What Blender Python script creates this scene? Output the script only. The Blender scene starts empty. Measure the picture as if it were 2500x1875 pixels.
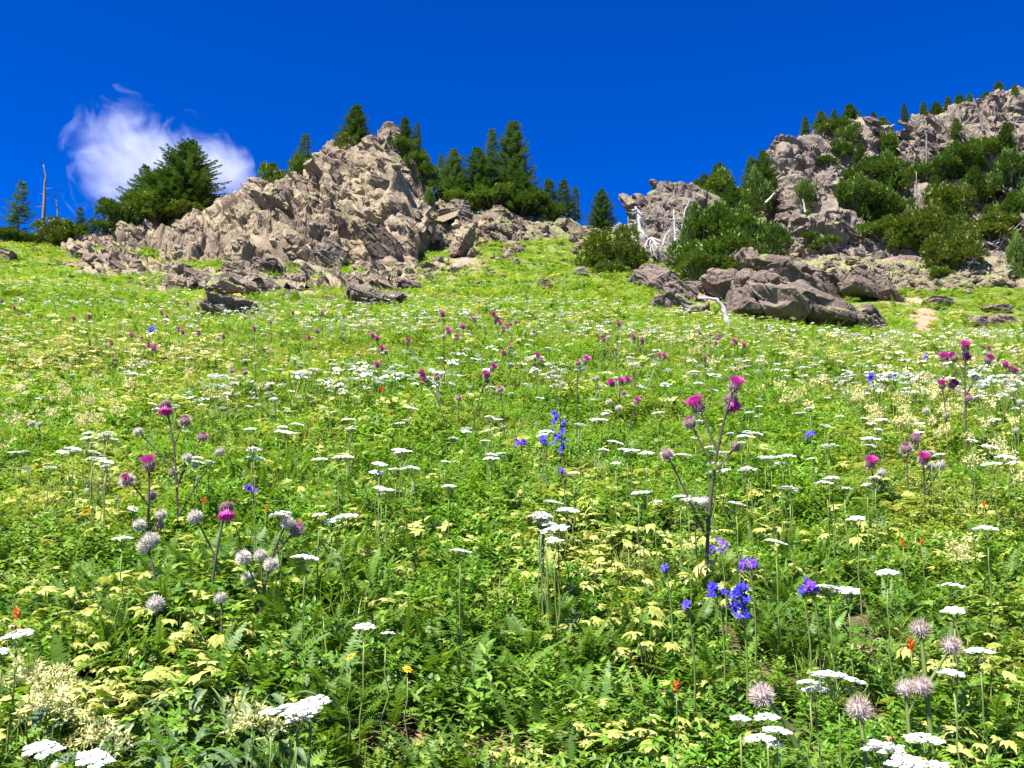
import bpy, bmesh, math, random
import numpy as np
from mathutils import Vector, Matrix, Euler, Quaternion
from mathutils.bvhtree import BVHTree

# ------------------------------------------------------------------ camera, sky, sun, exposure
SC = bpy.context.scene
PITCH = math.radians(8.0)
KY = math.cos(PITCH) - 0.13 * math.sin(PITCH)
F = 2255.0                                  # focal length in photo pixels (photo is 2500 x 1875)
cam_data = bpy.data.cameras.new('camera')
cam_data.sensor_width = 36.0
cam_data.lens = 36.0 * F / 2500.0
cam_data.clip_start = 0.05
cam_data.clip_end = 6000
cam = bpy.data.objects.new('camera', cam_data)
cam.rotation_euler = (math.pi / 2 + PITCH, 0, 0)
SC.collection.objects.link(cam)
SC.camera = cam

SUN_EL = math.radians(60)
SUN_AZ = math.radians(226)                  # clockwise from +Y: behind the camera, to the left
sun_dir = Vector((math.sin(SUN_AZ) * math.cos(SUN_EL), math.cos(SUN_AZ) * math.cos(SUN_EL), math.sin(SUN_EL)))
W = bpy.data.worlds.new('World'); SC.world = W; W.use_nodes = True
wn = W.node_tree; wn.nodes.clear()
sky = wn.nodes.new('ShaderNodeTexSky'); sky.sky_type = 'NISHITA'; sky.sun_disc = False
sky.sun_elevation = SUN_EL; sky.sun_rotation = SUN_AZ
sky.altitude = 3800; sky.air_density = 1.0; sky.dust_density = 0.0; sky.ozone_density = 6.0
hsv = wn.nodes.new('ShaderNodeHueSaturation'); hsv.inputs['Saturation'].default_value = 1.32; hsv.inputs['Value'].default_value = 1.25; hsv.inputs['Hue'].default_value = 0.522
bg = wn.nodes.new('ShaderNodeBackground'); bg.inputs['Strength'].default_value = 0.062
wo = wn.nodes.new('ShaderNodeOutputWorld')
wn.links.new(sky.outputs[0], hsv.inputs['Color']); wn.links.new(hsv.outputs[0], bg.inputs['Color']); wn.links.new(bg.outputs[0], wo.inputs[0])

sl = bpy.data.lights.new('sun', 'SUN'); sl.energy = 5.0; sl.angle = math.radians(0.53); sl.color = (1.0, 0.965, 0.90)
so = bpy.data.objects.new('sun', sl); SC.collection.objects.link(so)
so.rotation_euler = sun_dir.to_track_quat('Z', 'Y').to_euler(); so.location = (-30, -30, 60)
SC.view_settings.view_transform = 'Standard'; SC.view_settings.look = 'None'
SC.view_settings.exposure = 1.58; SC.view_settings.gamma = 1.0; SC.view_settings.use_curve_mapping = False
SC.cycles.max_bounces = 5; SC.cycles.diffuse_bounces = 3; SC.cycles.glossy_bounces = 2
SC.cycles.transmission_bounces = 3; SC.cycles.transparent_max_bounces = 8; SC.cycles.volume_bounces = 1
SC.cycles.use_denoising = True

random.seed(11)
RNG = np.random.default_rng(11)
COL = SC.collection
VW = 2500.0 / 2212.0                        # factor from a viewing scale to photo pixels

# ------------------------------------------------------------------ small helpers
def tag(o, label=None, cat=None, group=None, kind=None):
    if label: o['label'] = label
    if cat: o['category'] = cat
    if group: o['group'] = group
    if kind: o['kind'] = kind
    return o

def empty(name, loc=(0, 0, 0), rot=(0, 0, 0), scale=(1, 1, 1)):
    o = bpy.data.objects.new(name, None); o.empty_display_size = 0.1
    o.location = loc; o.rotation_euler = rot; o.scale = scale
    COL.objects.link(o); return o

def link(name, mesh, parent=None, loc=(0, 0, 0), rot=(0, 0, 0), scale=(1, 1, 1)):
    o = bpy.data.objects.new(name, mesh)
    o.location = loc; o.rotation_euler = rot; o.scale = scale
    COL.objects.link(o)
    if parent is not None: o.parent = parent
    return o

class MB:
    """collects polygons with a tint per polygon and a material slot"""
    def __init__(s): s.v = []; s.f = []; s.t = []; s.m = []
    def poly(s, pts, tint=0.5, mat=0):
        n = len(s.v); s.v.extend([tuple(p) for p in pts]); s.f.append(tuple(range(n, n + len(pts)))); s.t.append(tint); s.m.append(mat)
    def mesh_part(s, vs, fs, tint=0.5, mat=0):
        n = len(s.v); s.v.extend([tuple(p) for p in vs])
        for f in fs: s.f.append(tuple(i + n for i in f)); s.t.append(tint); s.m.append(mat)
    def tube(s, pts, radii, n=5, tint=0.5, mat=0, cap=True):
        pts = [Vector(p) for p in pts]; rings = []
        base = len(s.v)
        for i, p in enumerate(pts):
            d = (pts[min(i + 1, len(pts) - 1)] - pts[max(i - 1, 0)])
            d = d.normalized() if d.length > 1e-9 else Vector((0, 0, 1))
            a = d.cross(Vector((0.31, 0.95, 0.05))).normalized(); b = d.cross(a)
            for k in range(n):
                an = 2 * math.pi * k / n
                s.v.append(tuple(p + (a * math.cos(an) + b * math.sin(an)) * radii[i]))
        for i in range(len(pts) - 1):
            for k in range(n):
                k2 = (k + 1) % n
                s.f.append((base + i * n + k, base + i * n + k2, base + (i + 1) * n + k2, base + (i + 1) * n + k)); s.t.append(tint); s.m.append(mat)
        if cap:
            s.f.append(tuple(base + (len(pts) - 1) * n + k for k in range(n))); s.t.append(tint); s.m.append(mat)
    def mesh(s, name, mats, smooth=False):
        me = bpy.data.meshes.new(name); me.from_pydata(s.v, [], s.f)
        for m in mats: me.materials.append(m)
        me.polygons.foreach_set('material_index', np.array(s.m, dtype=np.int32))
        at = me.attributes.new('tint', 'FLOAT', 'FACE'); at.data.foreach_set('value', np.array(s.t, dtype=np.float32))
        me.polygons.foreach_set('use_smooth', np.full(len(s.f), smooth))
        me.update(); return me

# ------------------------------------------------------------------ projection and noise
CF = np.array([0, math.cos(PITCH), math.sin(PITCH)]); CU = np.array([0, -math.sin(PITCH), math.cos(PITCH)])
def ray(px, py):
    px = np.asarray(px, float); py = np.asarray(py, float)
    return np.stack([(px - 1250) / F, CF[1] + CU[1] * (937.5 - py) / F, CF[2] + CU[2] * (937.5 - py) / F], -1)
def at(px, py, depth):
    """world point seen at a photo pixel, at a given distance in metres along +Y"""
    d = ray(px, py); return d * (np.asarray(depth, float) / d[..., 1])[..., None]
def proj(p):
    p = np.asarray(p, float); z = p @ CF
    return 1250 + F * p[..., 0] / z, 937.5 - F * (p @ CU) / z

def hash3(ix, iy, iz, seed):
    h = (ix.astype(np.int64) * 374761393 + iy.astype(np.int64) * 668265263 + iz.astype(np.int64) * 2147483647 + seed * 974634721) & 0xFFFFFFFF
    h = ((h ^ (h >> 13)) * 1274126177) & 0xFFFFFFFF
    h = ((h ^ (h >> 16)) * 2246822519) & 0xFFFFFFFF
    return ((h ^ (h >> 15)) & 0xFFFFFF) / float(0x1000000)
def vnoise(p, seed=0):
    i = np.floor(p).astype(np.int64); f = p - i; f = f * f * (3 - 2 * f); r = 0
    for dx in (0, 1):
        for dy in (0, 1):
            for dz in (0, 1):
                w = (f[..., 0] if dx else 1 - f[..., 0]) * (f[..., 1] if dy else 1 - f[..., 1]) * (f[..., 2] if dz else 1 - f[..., 2])
                r = r + w * hash3(i[..., 0] + dx, i[..., 1] + dy, i[..., 2] + dz, seed)
    return r * 2 - 1
def fbm(p, octs=4, seed=0, gain=0.5):
    r = 0; a = 1; q = np.array(p, float)
    for o in range(octs): r = r + a * vnoise(q, seed + o * 17); a *= gain; q = q * 2.03 + 5.1
    return r
def fbm2(x, y, octs=4, seed=0):
    return fbm(np.stack([x, y, np.full_like(np.asarray(x, float), 0.37)], -1), octs, seed)
def voro(p, seed=0):
    """nearest cell in a jittered grid: returns F1, F2, vector to the cell's centre, cell random numbers (3)"""
    i0 = np.floor(p).astype(np.int64); n = p.shape[0]
    b1 = np.full(n, 1e9); b2 = np.full(n, 1e9); vec = np.zeros((n, 3)); cid = np.zeros((n, 3), np.int64)
    for dx in (-1, 0, 1):
        for dy in (-1, 0, 1):
            for dz in (-1, 0, 1):
                c = i0 + np.array([dx, dy, dz])
                j = np.stack([hash3(c[:, 0], c[:, 1], c[:, 2], seed + k) for k in (1, 2, 3)], -1)
                q = c + 0.5 + (j - 0.5) * 0.9 - p
                d = np.sqrt((q * q).sum(1))
                near = d < b1
                b2 = np.where(near, b1, np.minimum(b2, d)); b1 = np.where(near, d, b1)
                vec[near] = q[near]; cid[near] = c[near]
    rnd = np.stack([hash3(cid[:, 0], cid[:, 1], cid[:, 2], seed + k) for k in (11, 12, 13)], -1)
    return b1, b2, vec, rnd

# ------------------------------------------------------------------ terrain shape
TAN = math.tan(math.radians(15.5)); CAMH = 1.1
_D = np.array([5, 10, 15, 25, 35, 45, 55, 65, 75, 90, 120, 190.])
_C = {-900: [866, 790, 728, 690, 652, 622, 600, 610, 700, 850, 1000],
      0:    [866, 792, 728, 690, 654, 624, 596, 600, 690, 830, 1000],
      250:  [866, 792, 730, 694, 662, 630, 602, 592, 660, 820, 1000],
      450:  [866, 792, 732, 702, 677, 642, 592, 552, 570, 750, 1000],
      650:  [866, 792, 733, 706, 684, 650, 585, 520, 520, 700, 1000],
      850:  [866, 792, 734, 708, 688, 655, 590, 500, 470, 650, 950],
      1050: [866, 792, 733, 704, 675, 632, 580, 525, 505, 650, 950],
      1250: [868, 795, 736, 702, 667, 624, 582, 540, 530, 650, 950],
      1450: [870, 800, 744, 712, 678, 636, 596, 563, 560, 680, 950],
      1650: [874, 812, 762, 732, 702, 665, 615, 560, 520, 600, 900],
      1850: [880, 830, 786, 758, 730, 698, 655, 600, 500, 450, 800],
      2100: [885, 845, 812, 782, 745, 708, 670, 625, 490, 400, 700],
      2400: [885, 850, 818, 785, 742, 704, 674, 628, 480, 380, 600],
      3400: [885, 850, 818, 785, 742, 704, 674, 628, 480, 380, 600]}
_cols = sorted(_C); _u = np.array([(c - 1250) / F / KY for c in _cols])
_tab = np.zeros((len(_cols), len(_D)))
for a_, c_ in enumerate(_cols):
    for b_, (d_, py_) in enumerate(zip(_D[1:], _C[c_])):
        z_ = at(c_, py_, d_)[2]; _tab[a_, b_ + 1] = z_ - (d_ * TAN - CAMH)
_GU = np.linspace(_u[0], _u[-1], 160); _GL = np.linspace(math.log(5), math.log(190), 160)
_g = np.stack([np.interp(_GU, _u, _tab[:, b]) for b in range(len(_D))], 1)
_g = np.stack([np.interp(_GL, np.log(_D), _g[a]) for a in range(160)], 0)
for _ in range(3):                                             # soften the creases
    p_ = np.pad(_g, 2, mode='edge')
    _g = sum(p_[2 + i:162 + i, 2:162] for i in (-2, -1, 0, 1, 2)) / 5
    p_ = np.pad(_g, 2, mode='edge'); _g = sum(p_[2:162, 2 + i:162 + i] for i in (-2, -1, 0, 1, 2)) / 5
def ground(x, y):
    x = np.asarray(x, float); y = np.asarray(y, float)
    yy = np.clip(y, 5, 190); u = np.clip(x / yy, _GU[0], _GU[-1])
    a = (u - _GU[0]) / (_GU[1] - _GU[0]); b = (np.log(yy) - _GL[0]) / (_GL[1] - _GL[0])
    ia = np.clip(np.floor(a).astype(int), 0, 158); ib = np.clip(np.floor(b).astype(int), 0, 158); fa = a - ia; fb = b - ib
    c = (_g[ia, ib] * (1 - fa) + _g[ia + 1, ib] * fa) * (1 - fb) + (_g[ia, ib + 1] * (1 - fa) + _g[ia + 1, ib + 1] * fa) * fb
    z = y * TAN - CAMH + c
    far = np.clip((y - 14) / 30, 0, 1)
    z = z + fbm2(x * 1.1, y * 1.1, 3, 5) * (0.045 + 0.05 * far) + fbm2(x * 0.28, y * 0.28, 3, 9) * (0.05 + 0.30 * far)
    return z
def ground_hit(px, py, h=0.0):
    """first point along the ray through a pixel that is h metres above the ground"""
    d = ray(px, py); d = d / d[1]
    ys = np.concatenate([np.arange(0.6, 12, 0.02), np.arange(12, 110, 0.1)])
    P = d[None] * ys[:, None]; ok = P[:, 2] - ground(P[:, 0], P[:, 1]) <= h
    if not ok.any(): return None
    return P[int(np.argmax(ok))]
# ------------------------------------------------------------------ materials
class NT:
    def __init__(s, name):
        s.m = bpy.data.materials.new(name); s.m.use_nodes = True; s.t = s.m.node_tree; s.t.nodes.clear()
        s.out = s.t.nodes.new('ShaderNodeOutputMaterial')
    def n(s, kind, **kw):
        nd = s.t.nodes.new(kind)
        for k, v in kw.items():
            if k.startswith('i_'):
                key = k[2:].replace('_', ' ')
                nd.inputs[key].default_value = v
            else: setattr(nd, k, v)
        return nd
    def l(s, a, b): s.t.links.new(a, b)
    def mix(s, fac, a, b, mode='MIX'):
        nd = s.t.nodes.new('ShaderNodeMix'); nd.data_type = 'RGBA'; nd.blend_type = mode
        for sock, v in ((nd.inputs[0], fac), (nd.inputs[6], a), (nd.inputs[7], b)):
            if isinstance(v, bpy.types.NodeSocket): s.l(v, sock)
            elif isinstance(v, (int, float)): sock.default_value = v
            else: sock.default_value = (*v, 1)
        return nd.outputs[2]
    def math(s, op, a, b=None, clamp=False):
        nd = s.t.nodes.new('ShaderNodeMath'); nd.operation = op; nd.use_clamp = clamp
        for sock, v in ((nd.inputs[0], a), (nd.inputs[1], b)):
            if v is None: continue
            if isinstance(v, bpy.types.NodeSocket): s.l(v, sock)
            else: sock.default_value = v
        return nd.outputs[0]
    def ramp(s, fac, stops, interp='LINEAR'):
        nd = s.t.nodes.new('ShaderNodeValToRGB'); nd.color_ramp.interpolation = interp
        e = nd.color_ramp.elements
        while len(e) < len(stops): e.new(0.5)
        for el, (p, c) in zip(e, stops): el.position = p; el.color = (*c, 1) if len(c) == 3 else c
        s.l(fac, nd.inputs[0]); return nd.outputs[0]
    def noise(s, vec, scale, detail=4, rough=0.55):
        nd = s.n('ShaderNodeTexNoise'); nd.inputs['Scale'].default_value = scale; nd.inputs['Detail'].default_value = detail; nd.inputs['Roughness'].default_value = rough
        if vec is not None: s.l(vec, nd.inputs['Vector'])
        return nd.outputs[0]
    def surf(s, sh): s.l(sh, s.out.inputs['Surface'])

def leaf_mat(name, cols, trans=0.3, rough=0.5, tcol=None, patch=None, spec=0.35, mottle=0.0):
    """foliage: colour from a per-leaf tint and a per-plant random number, with light passing through"""
    t = NT(name)
    tint = t.n('ShaderNodeAttribute', attribute_name='tint').outputs['Fac']
    rnd = t.n('ShaderNodeObjectInfo').outputs['Random']
    f = t.math('ADD', t.math('MULTIPLY', tint, 0.62), t.math('MULTIPLY', rnd, 0.38))
    k = len(cols)
    c = t.ramp(f, [(i / (k - 1) if k > 1 else 0, col) for i, col in enumerate(cols)])
    if patch:
        geo = t.n('ShaderNodeNewGeometry').outputs['Position']
        pf = t.ramp(t.noise(geo, patch[0], 3), [(patch[1], (0, 0, 0)), (patch[2], (1, 1, 1))])
        c = t.mix(pf, c, patch[3])
    if mottle:
        gp = t.n('ShaderNodeNewGeometry').outputs['Position']
        c = t.mix(1.0, c, t.ramp(t.noise(gp, 70, 3, 0.7), [(0.34, (0.62, 0.66, 0.5)), (0.52, (1, 1, 1)), (0.70, (1.18, 1.15, 1.1))]), 'MULTIPLY')
        c = t.mix(t.ramp(t.noise(gp, 26, 4, 0.7), [(0.62, (0, 0, 0)), (0.74, (mottle,) * 3)]), c, (0.20, 0.13, 0.05))
    b = t.n('ShaderNodeBsdfPrincipled'); b.inputs['Roughness'].default_value = rough; b.inputs['Specular IOR Level'].default_value = spec
    t.l(c, b.inputs['Base Color'])
    if trans > 0:
        tr = t.n('ShaderNodeBsdfTranslucent')
        t.l(t.mix(1.0, c, tcol or (1.5, 1.35, 0.6), 'MULTIPLY'), tr.inputs['Color'])
        mx = t.n('ShaderNodeMixShader'); mx.inputs[0].default_value = trans
        t.l(b.outputs[0], mx.inputs[1]); t.l(tr.outputs[0], mx.inputs[2]); t.surf(mx.outputs[0])
    else: t.surf(b.outputs[0])
    return t.m

def plain_mat(name, col, rough=0.7, var=0.0, scale=8.0, col2=None, spec=0.3):
    t = NT(name); b = t.n('ShaderNodeBsdfPrincipled'); b.inputs['Roughness'].default_value = rough; b.inputs['Specular IOR Level'].default_value = spec
    if col2:
        geo = t.n('ShaderNodeTexCoord').outputs['Object']
        c = t.mix(t.ramp(t.noise(geo, scale, 4), [(0.35, (0, 0, 0)), (0.65, (1, 1, 1))]), col, col2); t.l(c, b.inputs['Base Color'])
    else: b.inputs['Base Color'].default_value = (*col, 1)
    t.surf(b.outputs[0]); return t.m

def rock_mat(name, cols, moss=0.5, mosscol=(0.13, 0.16, 0.045), lichen=(0.24, 0.22, 0.18)):
    t = NT(name); geo = t.n('ShaderNodeNewGeometry'); pos = geo.outputs['Position']
    cell = t.n('ShaderNodeAttribute', attribute_name='stone').outputs['Fac']
    n1 = t.noise(pos, 0.35, 3); n2 = t.noise(pos, 3.2, 6, 0.65); n3 = t.noise(pos, 14.0, 5, 0.7)
    rnd = t.n('ShaderNodeObjectInfo').outputs['Random']
    f = t.math('ADD', t.math('MULTIPLY', cell, 0.50), t.math('MULTIPLY', n1, 0.70)); f = t.math('ADD', f, t.math('MULTIPLY', rnd, 0.36)); f = t.math('SUBTRACT', f, 0.30)
    k = len(cols); c = t.ramp(f, [(i / (k - 1), col) for i, col in enumerate(cols)])
    c = t.mix(t.ramp(n2, [(0.45, (0, 0, 0)), (0.75, (0.4, 0.4, 0.4))]), c, lichen)
    c = t.mix(t.ramp(n3, [(0.3, (0.62, 0.60, 0.60)), (0.62, (1.08, 1.06, 1.02))]), (0, 0, 0), c, 'MIX') if False else t.mix(1.0, c, t.ramp(n3, [(0.30, (0.55, 0.53, 0.52)), (0.62, (1.1, 1.08, 1.05))]), 'MULTIPLY')
    if moss > 0:
        nz = t.n('ShaderNodeSeparateXYZ'); t.l(geo.outputs['Normal'], nz.inputs[0])
        up = t.ramp(nz.outputs[2], [(0.35, (0, 0, 0)), (0.75, (1, 1, 1))])
        mm = t.ramp(t.noise(pos, 0.9, 5, 0.7), [(0.60 - 0.2 * moss, (0, 0, 0)), (0.70 - 0.2 * moss, (1, 1, 1))])
        mc = t.mix(n2, mosscol, tuple(v * 1.9 for v in mosscol))
        c = t.mix(t.mix(1.0, up, mm, 'MULTIPLY'), c, mc)
    b = t.n('ShaderNodeBsdfPrincipled'); b.inputs['Roughness'].default_value = 0.9; b.inputs['Specular IOR Level'].default_value = 0.15
    t.l(c, b.inputs['Base Color'])
    bp = t.n('ShaderNodeBump'); bp.inputs['Strength'].default_value = 0.9; bp.inputs['Distance'].default_value = 0.10
    t.l(t.math('ADD', n2, t.math('MULTIPLY', n3, 0.5)), bp.inputs['Height']); t.l(bp.outputs[0], b.inputs['Normal'])
    t.surf(b.outputs[0]); return t.m

TAN_STONE = [(0.095, 0.064, 0.056), (0.22, 0.168, 0.125), (0.38, 0.305, 0.20), (0.52, 0.425, 0.26)]
GREY_STONE = [(0.075, 0.055, 0.050), (0.145, 0.112, 0.10), (0.22, 0.178, 0.152), (0.32, 0.27, 0.215)]
BROWN_STONE = [(0.08, 0.055, 0.048), (0.15, 0.112, 0.095), (0.22, 0.175, 0.145), (0.32, 0.27, 0.215)]
M = {}
M['crag'] = rock_mat('tan_crag_stone', TAN_STONE, 0.45)
M['cliff'] = rock_mat('grey_cliff_stone', GREY_STONE, 0.55)
M['slab'] = rock_mat('brown_slab_stone', BROWN_STONE, 0.35)
M['foot'] = rock_mat('crag_foot_stone', [(0.10, 0.07, 0.06), (0.24, 0.185, 0.14), (0.42, 0.34, 0.225)], 0.5)
M['rubble'] = rock_mat('mixed_rubble_stone', [(0.095, 0.066, 0.058), (0.20, 0.15, 0.118), (0.33, 0.265, 0.185)], 0.75)

def ground_material():
    t = NT('meadow_soil'); pos = t.n('ShaderNodeNewGeometry').outputs['Position']
    soil = t.ramp(t.noise(pos, 22, 6, 0.75), [(0.3, (0.035, 0.022, 0.014)), (0.52, (0.10, 0.065, 0.042)), (0.72, (0.23, 0.165, 0.11))])
    turf = t.ramp(t.noise(pos, 5, 6, 0.75), [(0.28, (0.05, 0.075, 0.018)), (0.5, (0.12, 0.165, 0.035)), (0.72, (0.24, 0.25, 0.075))])
    yy = t.n('ShaderNodeSeparateXYZ'); t.l(pos, yy.inputs[0])
    far = t.ramp(t.math('DIVIDE', yy.outputs[1], 60.0), [(0.12, (0, 0, 0)), (0.34, (1, 1, 1))])   # turf closes up away from the trampled edge
    c = t.mix(far, soil, turf)
    scree = t.n('ShaderNodeAttribute', attribute_name='scree').outputs['Fac']
    sc = t.ramp(t.noise(pos, 2.3, 6, 0.75), [(0.3, (0.13, 0.09, 0.075)), (0.5, (0.24, 0.175, 0.13)), (0.72, (0.38, 0.30, 0.22))])
    sm = t.math('GREATER_THAN', t.math('ADD', scree, t.math('MULTIPLY', t.noise(pos, 1.1, 6, 0.7), 0.7)), 0.86)
    c = t.mix(sm, c, sc)
    dirt = t.n('ShaderNodeAttribute', attribute_name='dirt').outputs['Fac']
    dc = t.ramp(t.noise(pos, 3.0, 5, 0.7), [(0.3, (0.25, 0.14, 0.09)), (0.7, (0.42, 0.28, 0.19))])
    dm = t.math('GREATER_THAN', t.math('ADD', dirt, t.math('MULTIPLY', t.noise(pos, 1.7, 5, 0.7), 0.6)), 0.80)
    c = t.mix(dm, c, dc)
    b = t.n('ShaderNodeBsdfPrincipled'); b.inputs['Roughness'].default_value = 0.95; b.inputs['Specular IOR Level'].default_value = 0.1
    t.l(c, b.inputs['Base Color'])
    bp = t.n('ShaderNodeBump'); bp.inputs['Strength'].default_value = 0.8; bp.inputs['Distance'].default_value = 0.06
    t.l(t.noise(pos, 9, 6, 0.7), bp.inputs['Height']); t.l(bp.outputs[0], b.inputs['Normal']); t.surf(b.outputs[0]); return t.m
M['ground'] = ground_material()
M['bark'] = plain_mat('conifer_bark', (0.10, 0.075, 0.06), 0.9, col2=(0.22, 0.19, 0.165), scale=14)
M['deadwood'] = plain_mat('bleached_dead_wood', (0.50, 0.48, 0.45), 0.85, col2=(0.32, 0.29, 0.26), scale=9)
M['deadgrey'] = plain_mat('weathered_grey_wood', (0.22, 0.20, 0.185), 0.9, col2=(0.10, 0.085, 0.08), scale=9)
M['fir'] = leaf_mat('fir_needles', [(0.034, 0.075, 0.018), (0.088, 0.155, 0.034), (0.18, 0.26, 0.055)], 0.12, 0.55, (1.3, 1.3, 0.6))
M['krumm'] = leaf_mat('stunted_fir_needles', [(0.040, 0.085, 0.010), (0.105, 0.175, 0.020), (0.21, 0.29, 0.036)], 0.15, 0.55, (1.3, 1.3, 0.6))
M['krumm_y'] = leaf_mat('yellowish_juniper_needles', [(0.055, 0.085, 0.012), (0.13, 0.175, 0.022), (0.25, 0.28, 0.04)], 0.15, 0.55, (1.3, 1.3, 0.6))
# ------------------------------------------------------------------ the hillside
def blob(px, py, lst):
    r = np.zeros_like(px)
    for (cx, cy, rx, ry, a) in lst: r = np.maximum(r, a * np.exp(-((px - cx) / rx) ** 2 - ((py - cy) / ry) ** 2))
    return r
SCREE = [(260, 650, 120, 34, .9), (400, 705, 110, 28, .85), (560, 740, 150, 36, .8), (760, 720, 170, 34, .75), (470, 690, 150, 30, .75), (150, 640, 160, 14, .6), (330, 650, 170, 35, .75), (620, 700, 260, 36, .8), (930, 730, 140, 36, .8), (1130, 640, 90, 60, .7), (1300, 560, 220, 40, .75),
         (1380, 690, 150, 22, .6), (1450, 600, 130, 40, .65), (1700, 720, 160, 40, .75), (1950, 640, 140, 60, .7), (2150, 680, 260, 40, .8), (2400, 690, 160, 25, .6), (60, 690, 120, 14, .5)]
DIRT = [(2255, 790, 48, 50, .95), (2230, 735, 130, 14, .8), (2420, 792, 110, 26, 1.0), (2300, 690, 60, 12, .6), (1995, 605, 40, 25, .9), (300, 745, 60, 9, .6)]
def warped(a, b, n, s):
    t = np.linspace(-1, 1, n); k = np.sinh(t * s) / math.sinh(s)
    return np.where(k < 0, -k * a, k * b)
gx = warped(-125, 125, 340, 4.3)
tt = np.linspace(0, 1, 420); gy = -22 + 22 * np.minimum(tt / 0.12, 1) + np.where(tt > 0.12, (np.exp((tt - 0.12) / 0.88 * 4.6) - 1) / (math.exp(4.6) - 1) * 188, 0)
GX, GY = np.meshgrid(gx, gy); GZ = ground(GX, GY)
vts = np.stack([GX, GY, GZ], -1).reshape(-1, 3); nx_, ny_ = len(gx), len(gy)
ii = (np.arange(ny_ - 1)[:, None] * nx_ + np.arange(nx_ - 1)[None]).reshape(-1)
fcs = np.stack([ii, ii + 1, ii + 1 + nx_, ii + nx_], -1)
def grid_mesh(name, v, f, mat, smooth=True, attrs=None):
    me = bpy.data.meshes.new(name)
    me.vertices.add(len(v)); me.vertices.foreach_set('co', np.ascontiguousarray(v, np.float32).ravel())
    me.loops.add(f.size); me.loops.foreach_set('vertex_index', np.ascontiguousarray(f, np.int32).ravel())
    me.polygons.add(len(f)); me.polygons.foreach_set('loop_start', np.arange(0, f.size, f.shape[1], dtype=np.int32))
    me.update(calc_edges=True); me.materials.append(mat)
    me.polygons.foreach_set('use_smooth', np.full(len(f), smooth))
    for k, a in (attrs or {}).items():
        at_ = me.attributes.new(k, 'FLOAT', 'POINT'); at_.data.foreach_set('value', np.ascontiguousarray(a, np.float32).ravel())
    me.update(); return me
vis = vts[:, 1] > 12
ppx, ppy = np.zeros(len(vts)), np.zeros(len(vts)); ppx[vis], ppy[vis] = proj(vts[vis])
scree_a = np.where(vis, blob(ppx, ppy, SCREE), 0); dirt_a = np.where(vis, blob(ppx, ppy, DIRT), 0)
tag(link('hillside', grid_mesh('hillside', vts, fcs, M['ground'], True, {'scree': scree_a, 'dirt': dirt_a})), kind='structure')

# ------------------------------------------------------------------ rock
def strata(p, tilt):
    """turn the points so that the beds dip to the lower right of the view, then squash across the beds"""
    a = tilt; c, s = math.cos(a), math.sin(a)
    x, y, z = p[:, 0], p[:, 1], p[:, 2]
    return np.stack([x * c + z * s, y, -x * s + z * c], -1)
def blocky(p, size, seed, tilt, squash=(0.55, 1.0, 1.5)):
    q = strata(p, tilt) / size * np.array(squash)
    q = q + 0.07 * np.stack([vnoise(q * 1.7, seed + 3), vnoise(q * 1.7, seed + 5), vnoise(q * 1.7, seed + 7)], -1)
    f1, f2, vec, rnd = voro(q, seed)
    g = (rnd - 0.5) * 2
    edge = np.clip((f2 - f1) / 0.10, 0, 1); edge = edge * (2 - edge)
    d = edge * (0.25 + 0.75 * rnd[:, 0] - (vec * g).sum(1) * 1.25)
    return d - 0.55, rnd[:, 1]
def beds(p, size, seed, tilt):
    """sawtooth ledges along the dipping beds"""
    q = strata(p, tilt); w = q[:, 2] / size + 0.55 * fbm(q * np.array([0.22, 0.5, 0.5]) / size, 3, seed)
    f = w - np.floor(w); k = hash3(np.floor(w).astype(np.int64), np.zeros(len(w), np.int64), np.zeros(len(w), np.int64), seed)
    saw = np.where(f < 0.82, f / 0.82, (1 - f) / 0.18)
    return saw * (0.35 + 0.65 * k)
BVH_V, BVH_F = [vts], [fcs]; _off = [len(vts)]
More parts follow.
